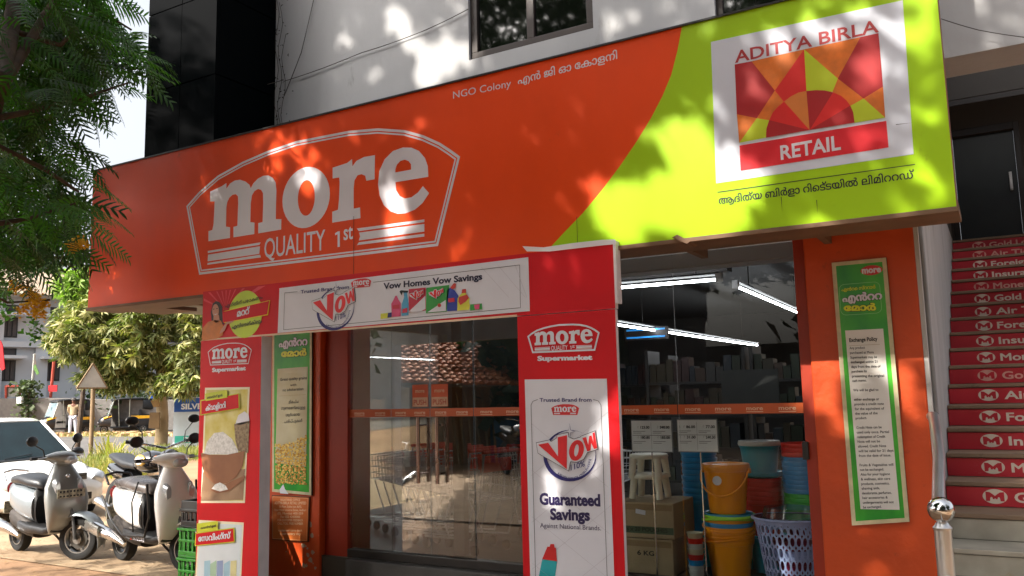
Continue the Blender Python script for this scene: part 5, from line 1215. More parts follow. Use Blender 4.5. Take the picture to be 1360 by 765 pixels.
# ---------------------------------------------------------------- auto rickshaws, man, signs across the road
RKB = mat('rickshaw_black', '10141A', .35, var=.1, coat=.3); RKY = mat('rickshaw_yellow', 'D8A018', .45, var=.08); RKC = mat('rickshaw_canopy', '14181C', .6, var=.15, bump=.1)
def rickshaw(label, loc, rz):
    t = thing('auto_rickshaw', label, 'auto rickshaw', (*loc, .01), rz, 'auto rickshaws parked across the road', local=True)
    wheel('wheel', (1.0, 0, .2), .2, .1, t, 6)
    for s in (-1, 1): wheel('wheel', (-.75, s*.55, .2), .2, .1, t, 6)
    MB().superloft([(1.28, 0, .55, .12, .10, 2.2), (1.15, 0, .58, .26, .22, 2.4), (.95, 0, .62, .40, .28, 2.6), (.72, 0, .62, .50, .32, 3)], 'x', 24).build('nose', RKB, t, smooth=60)
    MB().superloft([(1.05, 0, .74, .42, .05, 3), (.86, 0, .80, .52, .06, 3), (.70, 0, .84, .56, .05, 3)], 'x', 20).build('dash_band', RKY, t, smooth=60)
    MB().superloft([(1.18, 0, .38, .13, .03, 2.5), (1.0, 0, .43, .15, .05, 2.5), (.8, 0, .4, .13, .03, 2.5)], 'x', 16).build('fender', RKB, t, smooth=60)
    MB().box((-.1, -.6, .25), (.75, .6, .33)).build('floor', RKB, t, bevel=.02)
    MB().superloft([(-1.2, 0, .58, .52, .28, 4), (-.95, 0, .58, .62, .34, 5), (-.4, 0, .56, .62, .32, 5), (-.15, 0, .54, .60, .28, 5)], 'x', 28).build('rear_body', RKB, t, smooth=50)
    m = MB()
    for s in (-1, 1): m.box((-1.12, s*.63-.01, .70), (-.16, s*.63+.01, .84))
    m.build('side_band', RKY, t, bevel=.004)
    MB().superloft([(-1.22, 0, 1.30, .5, .22, 4), (-1.0, 0, 1.4, .6, .28, 4.5), (-.72, 0, 1.45, .61, .26, 5)], 'x', 24).build('rear_hood', RKC, t, smooth=50)
    MB().superloft([(-1.15, 0, 1.66, .5, .03, 3), (-.6, 0, 1.70, .6, .05, 4), (.2, 0, 1.70, .6, .05, 4), (.62, 0, 1.66, .54, .04, 4), (.70, 0, 1.62, .5, .02, 3)], 'x', 24).build('canopy', RKC, t, smooth=60)
    m = MB()
    for s in (-1, 1): m.tube([(.86, s*.52, .82), (.60, s*.49, 1.64)], .025, 6); m.tube([(-.1, s*.60, .3), (-.1, s*.58, 1.66)], .02, 6); m.tube([(.35, s*.6, .33), (.42, s*.58, 1.66)], .015, 6)
    m.build('frame_post', mat('pale_post', '8A8A80', .4, .5), t)
    V_ = [(.88, -.5, .86), (.88, .5, .86), (.63, .46, 1.60), (.63, -.46, 1.60)]
    MB().add(V_+[(a-.01, b, c) for a, b, c in V_], [(0,1,2,3),(7,6,5,4),(0,4,5,1),(1,5,6,2),(2,6,7,3),(3,7,4,0)]).build('windscreen', mat('hazy_windscreen', '74848C', .08, var=.25, scale=3), t)
    for s in (-1, 1): MB().lathe([(.01, 1.14), (.075, 1.13), (.08, 1.05)], (0, s*.27, .66), 14, 'x').build('headlight', LAMP, t, smooth=60)
    MB().box((1.27, -.14, .5), (1.28, .14, .58)).build('number_plate', WPRINT, t)
    MB().box((-.5, -.5, .6), (-.2, .5, .72)).build('seat', SEATB, t, bevel=.02); MB().box((.15, -.25, .55), (.4, .25, .65)).build('driver_seat', SEATB, t, bevel=.02)
    MB().box((-.66, -.45, .72), (-.55, .45, 1.15)).build('backrest', SEATB, t, bevel=.02)
    MB().tube([(.72, -.22, .98), (.66, 0, 1.0), (.72, .22, .98)], .015, 6).build('handlebar', STEEL, t)
    return t
g1 = on_ground(140, 577.5); vdir = Vector((-.86, .52)).normalized()
def rk(label, px, py, ang, off=0):
    g_ = on_ground(px, py); rickshaw(label, g_, ang)
base_ang = math.atan2(CR.y, CR.x)
rk('auto rickshaw with pale windscreen beside the standing man', 88, 577, base_ang+math.pi+.85)
rk('auto rickshaw with wide yellow band behind the tree trunk', 167, 575, base_ang+math.pi+.5)
rk('auto rickshaw at the left edge of the view, rear towards the man', -6, 578, base_ang+.35)
rk('auto rickshaw half hidden behind the hoarding and trunk', 228, 571, base_ang+math.pi+.4)
# standing man
mn = on_ground(96, 578.5); mloc = Vector((mn[0], mn[1], .012))
MAN = thing('person', 'man in cap, tan shirt and white trousers with hands behind his back', 'person', tuple(mloc), base_ang+.25, local=True)
# local x: picture right, y: away
SK = mat('skin', '6A4430', .55); SHIRT = mat('tan_shirt', '9C8A6C', .8, var=.1, bump=.2); TROU = mat('white_trousers', 'B8BCC8', .8, var=.06)
# body: one continuous surface
bp = [(0,0,.95),(0,0,1.12),(0,0,1.30),(0,0,1.42),(0,-.01,1.50),(0,-.02,1.60),(0,-.02,1.69),
      (-.09,0,.90),(-.11,-.01,.50),(-.12,.01,.10),(-.12,-.10,.035),(.09,0,.90),(.12,.0,.50),(.16,.01,.10),(.17,-.10,.035),
      (-.19,0,1.40),(-.24,.10,1.16),(-.12,.18,.98),(.19,0,1.40),(.24,.10,1.16),(.10,.18,.98),(-.04,.19,.96),(.03,.2,.95)]
br = [(.13,.1),(.13,.1),(.15,.10),(.12,.08),.05,(.075,.09),(.07,.085),.085,.058,.04,.03,.085,.058,.04,.03,.055,.04,.03,.055,.04,.03,.022,.022]
be = [(0,1),(1,2),(2,3),(3,4),(4,5),(5,6),(0,7),(7,8),(8,9),(9,10),(0,11),(11,12),(12,13),(13,14),(3,15),(15,16),(16,17),(3,18),(18,19),(19,20),(17,21),(20,22)]
skin_fig('body', bp, br, be, SK, MAN, 2)
sp = [(0,0,.90),(0,0,1.05),(0,0,1.28),(0,0,1.41),(0,-.0,1.46),(-.19,0,1.40),(-.245,.10,1.17),(-.17,.16,1.04),(.19,0,1.40),(.245,.10,1.17),(.17,.16,1.04)]
skin_fig('shirt', sp, [(.175,.13),(.165,.125),(.175,.12),(.14,.10),.065,.075,.06,.05,.075,.06,.05], [(0,1),(1,2),(2,3),(3,4),(3,5),(5,6),(6,7),(3,8),(8,9),(9,10)], SHIRT, MAN, 2)
tp = [(0,0,.95),(-.09,0,.86),(-.11,-.01,.50),(-.12,.01,.07),(.09,0,.86),(.12,0,.50),(.16,.01,.07)]
skin_fig('trousers', tp, [(.15,.12),.10,.08,.065,.10,.08,.065], [(0,1),(1,2),(2,3),(0,4),(4,5),(5,6)], TROU, MAN, 2)
MB().lathe([(.085, 1.66), (.098, 1.69), (.095, 1.74), (.07, 1.775), (.01, 1.785)], (0, -.02, 0), 20).superloft([(-.2, 0, 1.685, .05, .006, 2.4), (-.09, 0, 1.69, .08, .01, 2.4)], 'y', 12).build('cap', mat('grey_cap', '4A4440', .8), MAN, smooth=60)
MB().ellipsoid((-.075, -.015, 1.61), (.012, .02, .03), 8, 6).ellipsoid((.075, -.015, 1.61), (.012, .02, .03), 8, 6).ellipsoid((0, -.112, 1.605), (.013, .02, .02), 8, 6).build('ears_and_nose', SK, MAN, smooth=80)
m = MB()
for s in (-1, 1): m.ellipsoid((s*.03, -.1, 1.635), (.011, .008, .008), 8, 6)
m.box((-.025, -.108, 1.565), (.025, -.1, 1.572)); m.build('eyes_and_mouth', mat('dark_features', '1A100C', .5), MAN)
for s, x in ((-1, -.12), (1, .165)): MB().superloft([(-.17, x, .03, .035, .02, 2.3), (-.05, x, .04, .045, .035, 2.5), (.05, x, .04, .04, .035, 2.4)], 'y', 12).build('shoe', mat('brown_sandal', '3A2A20', .6), MAN, smooth=60)

def dirpt(px, py, dep): return at_depth(px, py, dep)
def upright(px0, py0, px1, py1, dep):
    a = at_depth(px0, py0, dep); b = at_depth(px1, py1, dep); return a, b
# warning sign on a post (seen from behind)
ps = Vector((*on_ground(120, 611), 0)); zt = at_depth(120, 487, project(ps)[2]).z
BCK = mat('bare_sign_back', '8E8474', .7, var=.1, dirt=('5A4A3A', 6, .62)); WOOD = mat('weathered_post', '7A6448', .8, var=.15, bump=.3)
WS = thing('warning_sign', 'triangular road sign seen from behind on a brown post', 'road sign', tuple(ps))
side = CR.copy(); side.z = 0; side.normalize(); fwd = Vector((-side.y, side.x, 0))
MB().tube([ps, (ps.x, ps.y, zt-.05)], .055, 10).build('post', WOOD, WS, smooth=50)
sd2 = (side*math.cos(.75)+fwd*math.sin(.75)); tc_ = Vector((ps.x, ps.y, 0))-fwd*.07; h_ = .62
tri = [tc_-sd2*.38+Vector((0,0,zt-.55)), tc_+sd2*.38+Vector((0,0,zt-.55)), tc_+Vector((0,0,zt+.1))]
n_ = Vector((-sd2.y, sd2.x, 0))*.02
ctr = sum(tri, Vector())/3
inn = [ctr+(v-ctr)*.9 for v in tri]
MB().add([v-n_ for v in inn]+[v for v in inn], [(0,1,2),(5,4,3),(0,3,4,1),(1,4,5,2),(2,5,3,0)]).build('plate', mat('pale_sign_back', 'A8A49C', .6, var=.08), WS)
m = MB()
for i in range(3): m.tube([tri[i]-n_, tri[(i+1) % 3]-n_], .022, 6)
m.build('rim', WOOD, WS)
# hoarding SILVER / PLATI
hd_ = project((*on_ground(246, 602), 0))[2]
hb = Vector((*on_ground(229, 600), 0)); HO = thing('roadside_hoarding', 'white and blue hoarding reading SILVER beside the tree trunk', 'hoarding', tuple(hb))
HS = (side*math.cos(.05)+fwd*math.sin(.05)); zt1 = at_depth(228, 528, hd_).z; WH = 1.75
def hpt(u, z, off=0): return hb+HS*u+Vector((0, 0, z))-fwd*off
def hsheet(name, u0, z0, u1, z1, off, m, par=HO):
    me = bpy.data.meshes.new(name); me.from_pydata([hpt(u0, z0, off), hpt(u1, z0, off), hpt(u1, z1, off), hpt(u0, z1, off)], [], [(0, 1, 2, 3)]); me.materials.append(m); return link(name, me, par)
mb = MB(); a = [hpt(0, .12), hpt(WH, .12), hpt(WH, zt1), hpt(0, zt1)]; mb.add(a+[p+fwd*.06 for p in a], [(0,1,2,3),(7,6,5,4),(0,4,5,1),(1,5,6,2),(2,6,7,3),(3,7,4,0)]); mb.build('board', mat('hoarding_white', 'D0D8DC', .5, var=.04), HO)
BLU = mat('hoarding_blue', '2858A8', .5, var=.1); TEA = mat('hoarding_teal', '40B8A0', .5)
hsheet('blue_band', .02, zt1-.42, WH, zt1-.02, .01, BLU); hsheet('teal_band', .06, zt1-1.33, WH-.02, zt1-1.12, .01, TEA)
def htext(s, u0, u1, z, h, off, m, bold=.05):
    v, fs = glyphs(s, bold); x0, x1 = v[:, 0].min(), v[:, 0].max()
    P_ = [hpt(u0+(x-x0)/(x1-x0)*(u1-u0), z+y/.73*h, off) for x, y, _ in v]
    me = bpy.data.meshes.new('lettering'); me.from_pydata(P_, [], fs); me.materials.append(m); link('lettering', me, HO)
WHT = mat('sign_white', 'E8E8E8', .5)
htext('SILVER', .22, 1.0, zt1-.34, .16, .02, WHT); htext('PLATINUM', .32, 1.5, zt1-1.3, .15, .02, WHT)
m = MB()
for u in (.1, 1.6): m.tube([hpt(u, 0, -.08), hpt(u, zt1, -.08)], .04, 6)
m.build('post', DARKM, HO)
# brown board hung on the trunk
tk = Vector((*on_ground(213, 602), 0)); tdep = project(tk)[2]
def quad_at(name, pix, dep, m, thick=.04, parent=None):
    a = [at_depth(x, y, dep) for x, y in pix]; n = len(a)
    fs = [tuple(range(n)), tuple(range(2*n-1, n-1, -1))]+[(i, i+n, (i+1) % n+n, (i+1) % n) for i in range(n)]
    return MB().add(a+[p+CF*thick for p in a], fs).build(name, m, parent)
single(quad_at('hanging_board', [(199,548),(212,548),(211,570),(197,568.5)], tdep-.3, mat('brown_board', '6E5434', .8)), 'brown board hanging on the tree trunk', 'board')
single(quad_at('hanging_cloth', [(200,533),(206,526),(211,530),(211,540),(204,541)], tdep-.3, mat('tan_cloth', '8A6A40', .9), .08), 'bundle of tan cloth hung on the trunk above the board', 'cloth')
# flags, posts and boards by the far building
bd = 43
FL = mat('red_flag_cloth', 'B02028', .8); 
t = thing('flag_pole', 'leaning red flag pole with small red board', 'flag pole', tuple(at_depth(66, 537, bd)))
MB().tube([at_depth(66, 540, bd), at_depth(72, 477, bd)], .07, 6).build('pole', mat('red_pole', 'A84838', .6), t)
quad_at('board', [(64,512),(76,511.5),(75.5,520),(64,520)], bd-.2, FL, .05, t)
t = thing('flag_pole', 'white flag pole with tricolour party flag', 'flag pole', tuple(at_depth(40, 548, bd)))
MB().tube([at_depth(40, 548, bd), at_depth(46, 470, bd)], .06, 6).build('pole', mat('white_pole', 'A8A8A0', .6), t)
quad_at('flag', [(45.5,474),(48,482),(46,486),(44.8,486)], bd, mat('flag_white', 'B8A898', .8), .03, t); quad_at('flag', [(44.8,486),(47,484),(52,496),(49,498),(44.5,490)], bd-.05, mat('flag_green', '5A8040', .8), .03, t)
single(quad_at('red_flag', [(0,452),(3,458),(5,480),(6,490),(2,492),(-2,484)], 30, mat('bright_red_flag', 'C02028', .8), .05), 'bright red flag hanging at the left edge of the view', 'flag')
t = thing('notice_board', 'white notice board in a red frame left of the flag poles', 'board', tuple(at_depth(18, 536, bd)))
quad_at('panel', [(9,514),(25,514),(25,527),(9,527)], bd, mat('board_grey', '8A8880', .7), .05, t)
m = MB()
for a, b in (((8, 512), (8, 540)), ((26, 512), (26, 540)), ((8, 513), (26, 513))): m.tube([at_depth(*a, bd-.05), at_depth(*b, bd-.05)], .06, 6)
m.build('frame', mat('red_pole', 'A84838', .6), t)
single(quad_at('white_box', [(22,527.5),(28,527.5),(28,536),(22,536)], bd-1, WHT, .2), 'small white box on a post by the notice board', 'box')
t = thing('boundary_wall', 'low grey boundary wall behind the rickshaws', 'wall', tuple(at_depth(60, 560, bd)))
quad_at('wall', [(-40,530),(60,529),(140,531),(260,532),(260,570),(140,573),(60,575),(-40,577)], bd-.5, mat('old_grey_wall', '6A6662', .85, var=.15, dirt=('4A4640', .8, .6)), .2, t)

# ---------------------------------------------------------------- far building
fb0 = at_depth(-30, 540, 43.5); fb0.z = 0
bdir = Vector((math.sin(R(14)), math.cos(R(14)), 0)); bnr = Vector((bdir.y, -bdir.x, 0))
FB = thing('old_office_building', 'two storey white building with rusty sheet roof behind the rickshaws', 'building', tuple(fb0))
FW = mat('weathered_white_wall', 'B0B5BA', .85, var=.08, scale=.4, dirt=('6A6C6C', .6, .6)); SHUT = mat('brown_shutter', '3E3A3A', .7, var=.15); FR2 = mat('dark_recess', '26282A', .6); ROOFS = mat('old_tin_roof', '8A7A68', .85, col2='6E5E50', scale=1.2, stretch=(1, 1, 1))
Mb = Matrix(((bdir.x, -bnr.x, 0, fb0.x), (bdir.y, -bnr.y, 0, fb0.y), (0, 0, 1, 0), (0, 0, 0, 1)))   # local x along the facade, y into the building
def bbx(name, a, b, m, par=FB, **k):
    q = MB(); q.M = Mb; q.box(a, b); return q.build(name, m, par, **k)
def upx(px, py):      # photograph pixel on the facade plane
    d = (px-680)/FPX*CR - (py-382.5)/FPX*CU + CF; o = Vector((0, 0, EYE)); t = (fb0-o).dot(bnr)/d.dot(bnr); p = o+d*t
    return (p-fb0).dot(bdir), p.z
EV = (upx(40, 392)[1]+upx(95, 397)[1])/2; LEN = 34
bbx('wall', (-14, 0, 0), (LEN, 9, EV), FW)
zc = [upx(95, 463)[1], upx(95, 458)[1]]
bbx('floor_band', (-14, -.35, zc[0]), (LEN, -.002, zc[1]+.1), FW)
bbx('eaves_board', (-14, -.5, EV-.15), (LEN, -.002, EV), FW)
wl_, wr_ = upx(61, 430)[0], upx(82, 430)[0]; pit = upx(117, 430)[0]-wl_
rows_ = [(upx(70, 450)[1], upx(70, 424)[1]), (upx(70, 419.5)[1], upx(70, 408)[1]), (upx(70, 506)[1], upx(70, 479)[1]), (upx(70, 475)[1], upx(70, 464)[1])]
wwin = wr_-wl_
for i in range(-3, 7):
    x0 = wl_+i*pit
    if x0 > LEN-3 or x0 < -13: continue
    for j, (za, zb) in enumerate(rows_):
        f = bbx('window', (x0, -.03, za), (x0+wwin, -.001, zb), FR2)
        if j % 2 == 0:
            n = 3
            for k in range(n): bbx('shutter', (x0+.08+k*(wwin-.1)/n, -.09, za+.08), (x0+.02+(k+1)*(wwin-.1)/n, -.032, zb-.08), SHUT, f)
        else: bbx('shutter', (x0+.1, -.08, za+.08), (x0+wwin-.1, -.032, zb-.06), SHUT, f)
    bbx('sunshade', (x0-.3, -.9, rows_[0][1]+.05), (x0+wwin+.3, -.002, rows_[0][1]+.22), FW); bbx('sunshade', (x0-.3, -.9, rows_[2][1]+.05), (x0+wwin+.3, -.002, rows_[2][1]+.22), FW)
    bbx('pilaster', (x0+wwin+.9, -.25, 0), (x0+wwin+1.5, -.003, zc[0]-.01), FW)
    bbx('pilaster', (x0+wwin+.9, -.25, zc[1]+.12), (x0+wwin+1.5, -.003, EV-.16), FW)
q = MB(); q.M = Mb; n = 150
for i in range(n):
    x = -14.5+i*(LEN+15)/n; s = (LEN+15)/n; q.add([(x, -1, EV-.05), (x+s*.5, -1, EV+.05), (x+s, -1, EV-.05), (x+s, 5, EV+2.0), (x+s*.5, 5, EV+2.1), (x, 5, EV+2.0)], [(0, 1, 4, 5), (1, 2, 3, 4)])
q.build('sheet_roof', ROOFS, FB)

# ---------------------------------------------------------------- foliage helpers
def mesh_np(name, V, Fq, m, parent=None, kind=None):
    """V (n,3), Fq (k, 3 or 4) -> one mesh"""
    me = bpy.data.meshes.new(name); nv, nf, c = len(V), len(Fq), Fq.shape[1]
    me.vertices.add(nv); me.vertices.foreach_set('co', V.astype(np.float32).ravel())
    me.loops.add(nf*c); me.loops.foreach_set('vertex_index', Fq.astype(np.int32).ravel())
    me.polygons.add(nf); me.polygons.foreach_set('loop_start', np.arange(nf, dtype=np.int32)*c)
    me.update(calc_edges=True); me.materials.append(m); o = link(name, me, parent)
    if kind: o['kind'] = kind
    return o
def rotmats(n, rng, droop=None):
    a = rng.uniform(0, 2*np.pi, n); b = rng.uniform(-.9, .9, n) if droop is None else droop; c = rng.uniform(-1.2, 1.2, n)
    ca, sa, cb, sb, cc, sc_ = np.cos(a), np.sin(a), np.cos(b), np.sin(b), np.cos(c), np.sin(c)
    Rz = np.zeros((n, 3, 3)); Rz[:, 0, 0] = ca; Rz[:, 0, 1] = -sa; Rz[:, 1, 0] = sa; Rz[:, 1, 1] = ca; Rz[:, 2, 2] = 1
    Ry = np.zeros((n, 3, 3)); Ry[:, 0, 0] = cb; Ry[:, 0, 2] = sb; Ry[:, 2, 0] = -sb; Ry[:, 2, 2] = cb; Ry[:, 1, 1] = 1
    Rx = np.zeros((n, 3, 3)); Rx[:, 1, 1] = cc; Rx[:, 1, 2] = -sc_; Rx[:, 2, 1] = sc_; Rx[:, 2, 2] = cc; Rx[:, 0, 0] = 1
    return Rz @ Ry @ Rx
def scatter(tv, tf, pos, sc, rng, droop=None):
    n = len(pos); Rm = rotmats(n, rng, droop); V = np.einsum('nij,vj->nvi', Rm, tv)*sc[:, None, None]+pos[:, None, :]
    F = tf[None]+(np.arange(n)*len(tv))[:, None, None]
    return V.reshape(-1, 3), F.reshape(-1, tf.shape[1])
def frond(L=.42, npair=13, plen=.115, w=.0065, seed=0):
    """feathery twice-cut leaf: stalk along +x with drooping comb-like side blades"""
    r = random.Random(seed); v = []; f = []
    for i in range(6):
        x0, x1 = L*i/6, L*(i+1)/6; z0, z1 = -.22*x0*x0/L, -.22*x1*x1/L; o = len(v)
        v += [(x0, -.002, z0), (x0, .002, z0), (x1, .002, z1), (x1, -.002, z1)]; f.append((o, o+1, o+2, o+3))
    for i in range(npair):
        u = .12+.88*i/(npair-1); x = L*u; z = -.22*x*x/L; ln = plen*(.55+.45*math.sin(math.pi*min(1, u*1.05)))*r.uniform(.85, 1.1)
        for s in (-1, 1):
            if r.random() < .04: continue
            an = R(68-22*u)+r.uniform(-.06, .06); pts = []
            for k in range(4):
                t = k/3; dx = math.cos(an)*ln*t; dy = s*math.sin(an)*ln*t; pts.append((x+dx, dy, z-.35*ln*t*t, w*(.7+.6*math.sin(math.pi*min(.95, t+.1)))*(1 if k < 3 else .3)))
            o = len(v)
            for px_, py_, pz_, ww in pts: v += [(px_-ww, py_, pz_+.002), (px_+ww, py_, pz_-.002)]
            for k in range(3): f.append((o+2*k, o+2*k+1, o+2*k+3, o+2*k+2))
    return np.array(v), np.array(f)
DKLEAF = mat('feathery_leaf', '1E3A10', .55, col2='2C5216', scale=1.5, trans=.35); DKLEAF2 = mat('feathery_leaf_light', '36621A', .55, col2='24480F', scale=1.5, trans=.4)
BARK = mat('brown_bark', '3E3026', .9, col2='564638', scale=8, bump=.6, bscale=25)
TR = thing('feathery_tree', 'tall feathery leaved tree with yellow flowers hanging in from the left', 'tree', (-5.4, -1.2, 0))
tb = Vector((-5.4, -1.2, 0))
def limb(pts, r0, r1):
    n = len(pts); return MB().tube(pts, [r0+(r1-r0)*i/(n-1) for i in range(n)], 9)
limb([tb, tb+Vector((.15, .1, 1.6)), tb+Vector((.05, .3, 3.2)), tb+Vector((.3, .5, 4.6)), tb+Vector((.2, .8, 6.4)), tb+Vector((.6, 1.2, 8.2))], .24, .09).build('trunk', BARK, TR, smooth=60)
bL = []
fork = tb+Vector((.2, .4, 3.9))
def branch(pts, r0, r1): limb(pts, r0, r1).build('branch', BARK, TR, smooth=60); bL.append(pts)
# visible limbs at the upper left of the view
A1 = at_depth(4, 110, 5.2); A2 = at_depth(14, 40, 5.6); A3 = at_depth(26, -40, 6.2)
branch([fork, fork.lerp(A1, .5)+Vector((0, 0, -.1)), A1, A2, A3], .1, .04)
branch([A1, at_depth(30, 70, 5.5), at_depth(66, 10, 5.8), at_depth(90, -40, 6.2)], .04, .02)
branch([A2, at_depth(80, 60, 5.7), at_depth(130, 12, 5.8), at_depth(175, 40, 5.9)], .022, .007)
branch([A1, at_depth(-10, 190, 5.3), at_depth(60, 225, 5.4), at_depth(105, 255, 5.5)], .03, .008)
branch([at_depth(-20, 160, 5.2), at_depth(30, 150, 5.3), at_depth(110, 130, 5.5), at_depth(170, 110, 5.6)], .025, .006)
branch([at_depth(-20, 300, 5.0), at_depth(40, 290, 5.2), at_depth(100, 270, 5.4)], .02, .005)
branch([at_depth(-30, 380, 5.4), at_depth(10, 402, 5.5), at_depth(40, 400, 5.6), at_depth(52, 385, 5.7)], .010, .004)
# canopy limbs above the camera
for e in ((-5.8, -.6, 6.6), (-4.2, .2, 6.2), (-2.0, -.6, 6.8), (-5.0, -3.0, 7.4), (-7.6, .9, 7.2), (-3.2, -2.2, 7.9), (-.6, .2, 6.4), (-8.8, -3.6, 7.6)):
    e = Vector(e); branch([fork+Vector((0, 0, .6)), fork.lerp(e, .5)+Vector((0, 0, .9)), e], .085, .02)
fv, ff = frond(seed=1); rng = np.random.default_rng(11)
# in-frame fronds: allowed outline of the crown in the picture, as the tree hangs there
def inpoly(x, y, P):
    c = False; j = len(P)-1
    for i in range(len(P)):
        if (P[i][1] > y) != (P[j][1] > y) and x < (P[j][0]-P[i][0])*(y-P[i][1])/(P[j][1]-P[i][1])+P[i][0]: c = not c
        j = i
    return c
OUT = [(-60,-60),(120,-60),(140,-10),(168,28),(196,40),(204,70),(192,100),(150,120),(112,122),(92,128),(92,165),(112,190),(118,215),(108,240),(125,262),(128,290),(122,322),(100,335),(78,322),(50,352),(20,368),(-60,372)]
fm = []
for s_, M_ in ((1, DKLEAF), (2, DKLEAF2), (3, DKLEAF), (4, DKLEAF2)):
    v_, f_ = frond(seed=s_, L=.34+.04*s_, npair=11+s_)
    me = bpy.data.meshes.new('frond'); me.from_pydata(v_.tolist(), [], f_.tolist()); me.materials.append(M_); fm.append(me)
n = 0; tries = 0
while n < 290 and tries < 20000:
    tries += 1
    x, y = random.uniform(-50, 205), random.uniform(-50, 372)
    if not inpoly(x, y, OUT): continue
    if random.random() < .35 and 60 < x < 150 and 130 < y < 190: continue
    dep = random.uniform(4.9, 6.6)
    p = at_depth(x, y, dep)
    if p.y > 4.15 and p.x > -6.9: continue
    o = bpy.data.objects.new('frond', random.choice(fm)); COL.objects.link(o); o.parent = TR; o.matrix_parent_inverse = Matrix.Translation(-TR.location)
    sc_ = random.uniform(.75, 1.15); o.scale = (sc_,)*3
    # stalks point outward and hang
    az = base_ang + random.gauss(0, .8) if x > 60 else random.uniform(0, 6.28)
    o.rotation_euler = (random.gauss(0, .5), random.uniform(.0, .9), az)
    o.location = p - Vector((math.cos(az), math.sin(az), -.3))*.16*sc_
    n += 1
# fill of the crown in view (behind the fronds) and the overhead canopy
lv, lf = frond(L=.40, npair=8, plen=.13, w=.011, seed=9)
pos = []
while len(pos) < 680:
    x, y = random.uniform(-60, 190), random.uniform(-60, 345)
    if inpoly(x+14, y+14, OUT) and inpoly(x-5, y-10, OUT): 
        p = at_depth(x, y, random.uniform(6.2, 8.6))
        if p.y > 4.15 and p.x > -6.9: continue
        pos.append(p)
# overhead canopy: where its shade falls on the street front decides how thick it is there
BR = [(150,375,.11,1),(120,398,.05,.8),(272,240,.07,.9),(230,330,.04,.6),(640,300,.05,.5),(590,150,.07,.6),(670,120,.08,.4),(500,180,.05,.6),(445,170,.06,.7),(158,240,.05,.6),(288,250,.08,.9),(302,215,.04,.8),(355,185,.09,.9),(365,215,.09,.9),(395,180,.07,.9),(412,228,.10,.95),(330,250,.05,.8),(436,250,.05,.6),(524,280,.07,1),(522,255,.05,1),(530,300,.06,1),(548,170,.06,.7),(470,205,.06,.6),(610,330,.04,.8),(520,310,.04,.9),(452,298,.05,.5),
      (730,130,.12,.3),(815,115,.10,.5),(780,180,.08,.35),(690,180,.05,.4),(850,140,.10,.5),(812,262,.13,1),(830,285,.16,1),(850,262,.14,1),(870,280,.10,1),(900,245,.16,1),(925,225,.12,1),(940,275,.14,1),(970,250,.14,1),(875,185,.06,.9),(862,205,.07,.9),(915,165,.07,.8),(935,150,.08,.8),(925,195,.05,.6),(800,240,.05,.9),(960,300,.10,.9),(985,225,.10,.8),(760,300,.05,.6),(1000,285,.08,.7),(1030,200,.08,.5),(1080,60,.16,.8),(1120,40,.10,.8),(1000,60,.10,.7),(960,30,.10,.6),(1180,80,.15,.8),(1220,150,.12,.7),(1230,60,.16,.8),(1225,250,.10,.8),(1150,255,.10,.5),(1000,150,.12,.6),(1110,140,.14,.5),(1180,190,.12,.7),(960,110,.06,.6),(1200,20,.18,.9),(1140,280,.08,.6),(1070,250,.08,.5),(740,352,.06,.6),(660,352,.05,.5)]
WB = [(452,60,.07,.9),(470,40,.05,.8),(500,95,.06,.9),(545,60,.08,.9),(820,30,.10,.8),(860,12,.08,.7),(530,30,.11,1),(520,20,.08,.8),(588,75,.22,1),(572,92,.16,1),(615,60,.15,.95),(600,20,.12,.8),(930,10,.2,.6),(450,90,.04,.7),(650,100,.08,.6),(640,88,.08,.6),(480,105,.04,.7),(440,145,.06,.8),(685,8,.16,.9),(755,15,.10,.7),(880,15,.08,.4),(900,25,.06,.5),(455,30,.03,.5),(1300,20,.3,.8)]
SPOTS = []
s0 = TOSUN
for x, y, r_, st in BR: a = at(x, y, SY); SPOTS.append((a[0], SY, a[1], r_, st))
for x, y, r_, st in WB: a = at(x, y, 5.9); SPOTS.append((a[0], 5.9, a[1], r_, st))
PB_ = [(750,640,.1,.5,GY),(712,640,.11,.95,GY),(740,370,.05,.6,GY),(800,600,.07,.6,GY),(812,560,.09,.9,GY),(1150,520,.30,.62,5.07),(1090,500,.16,.95,5.07),(1220,500,.14,.9,5.07),(1215,620,.2,.6,5.07),(1095,620,.14,.5,5.07),(1130,740,.20,.7,5.07),(1190,600,.16,.5,5.07),(1220,730,.14,.6,5.07),(393,565,.06,.9,5.07),(400,650,.05,.5,5.07),(380,735,.2,1,5.07),(410,745,.14,1,5.07),(436,740,.1,.9,5.2),(1300,740,.2,.8,4.6),(1310,600,.1,.3,6.2)]
for x, y, r_, st, yy in PB_: a = at(x, y, yy); SPOTS.append((a[0], yy, a[1], r_, st))
SP = np.array(SPOTS)
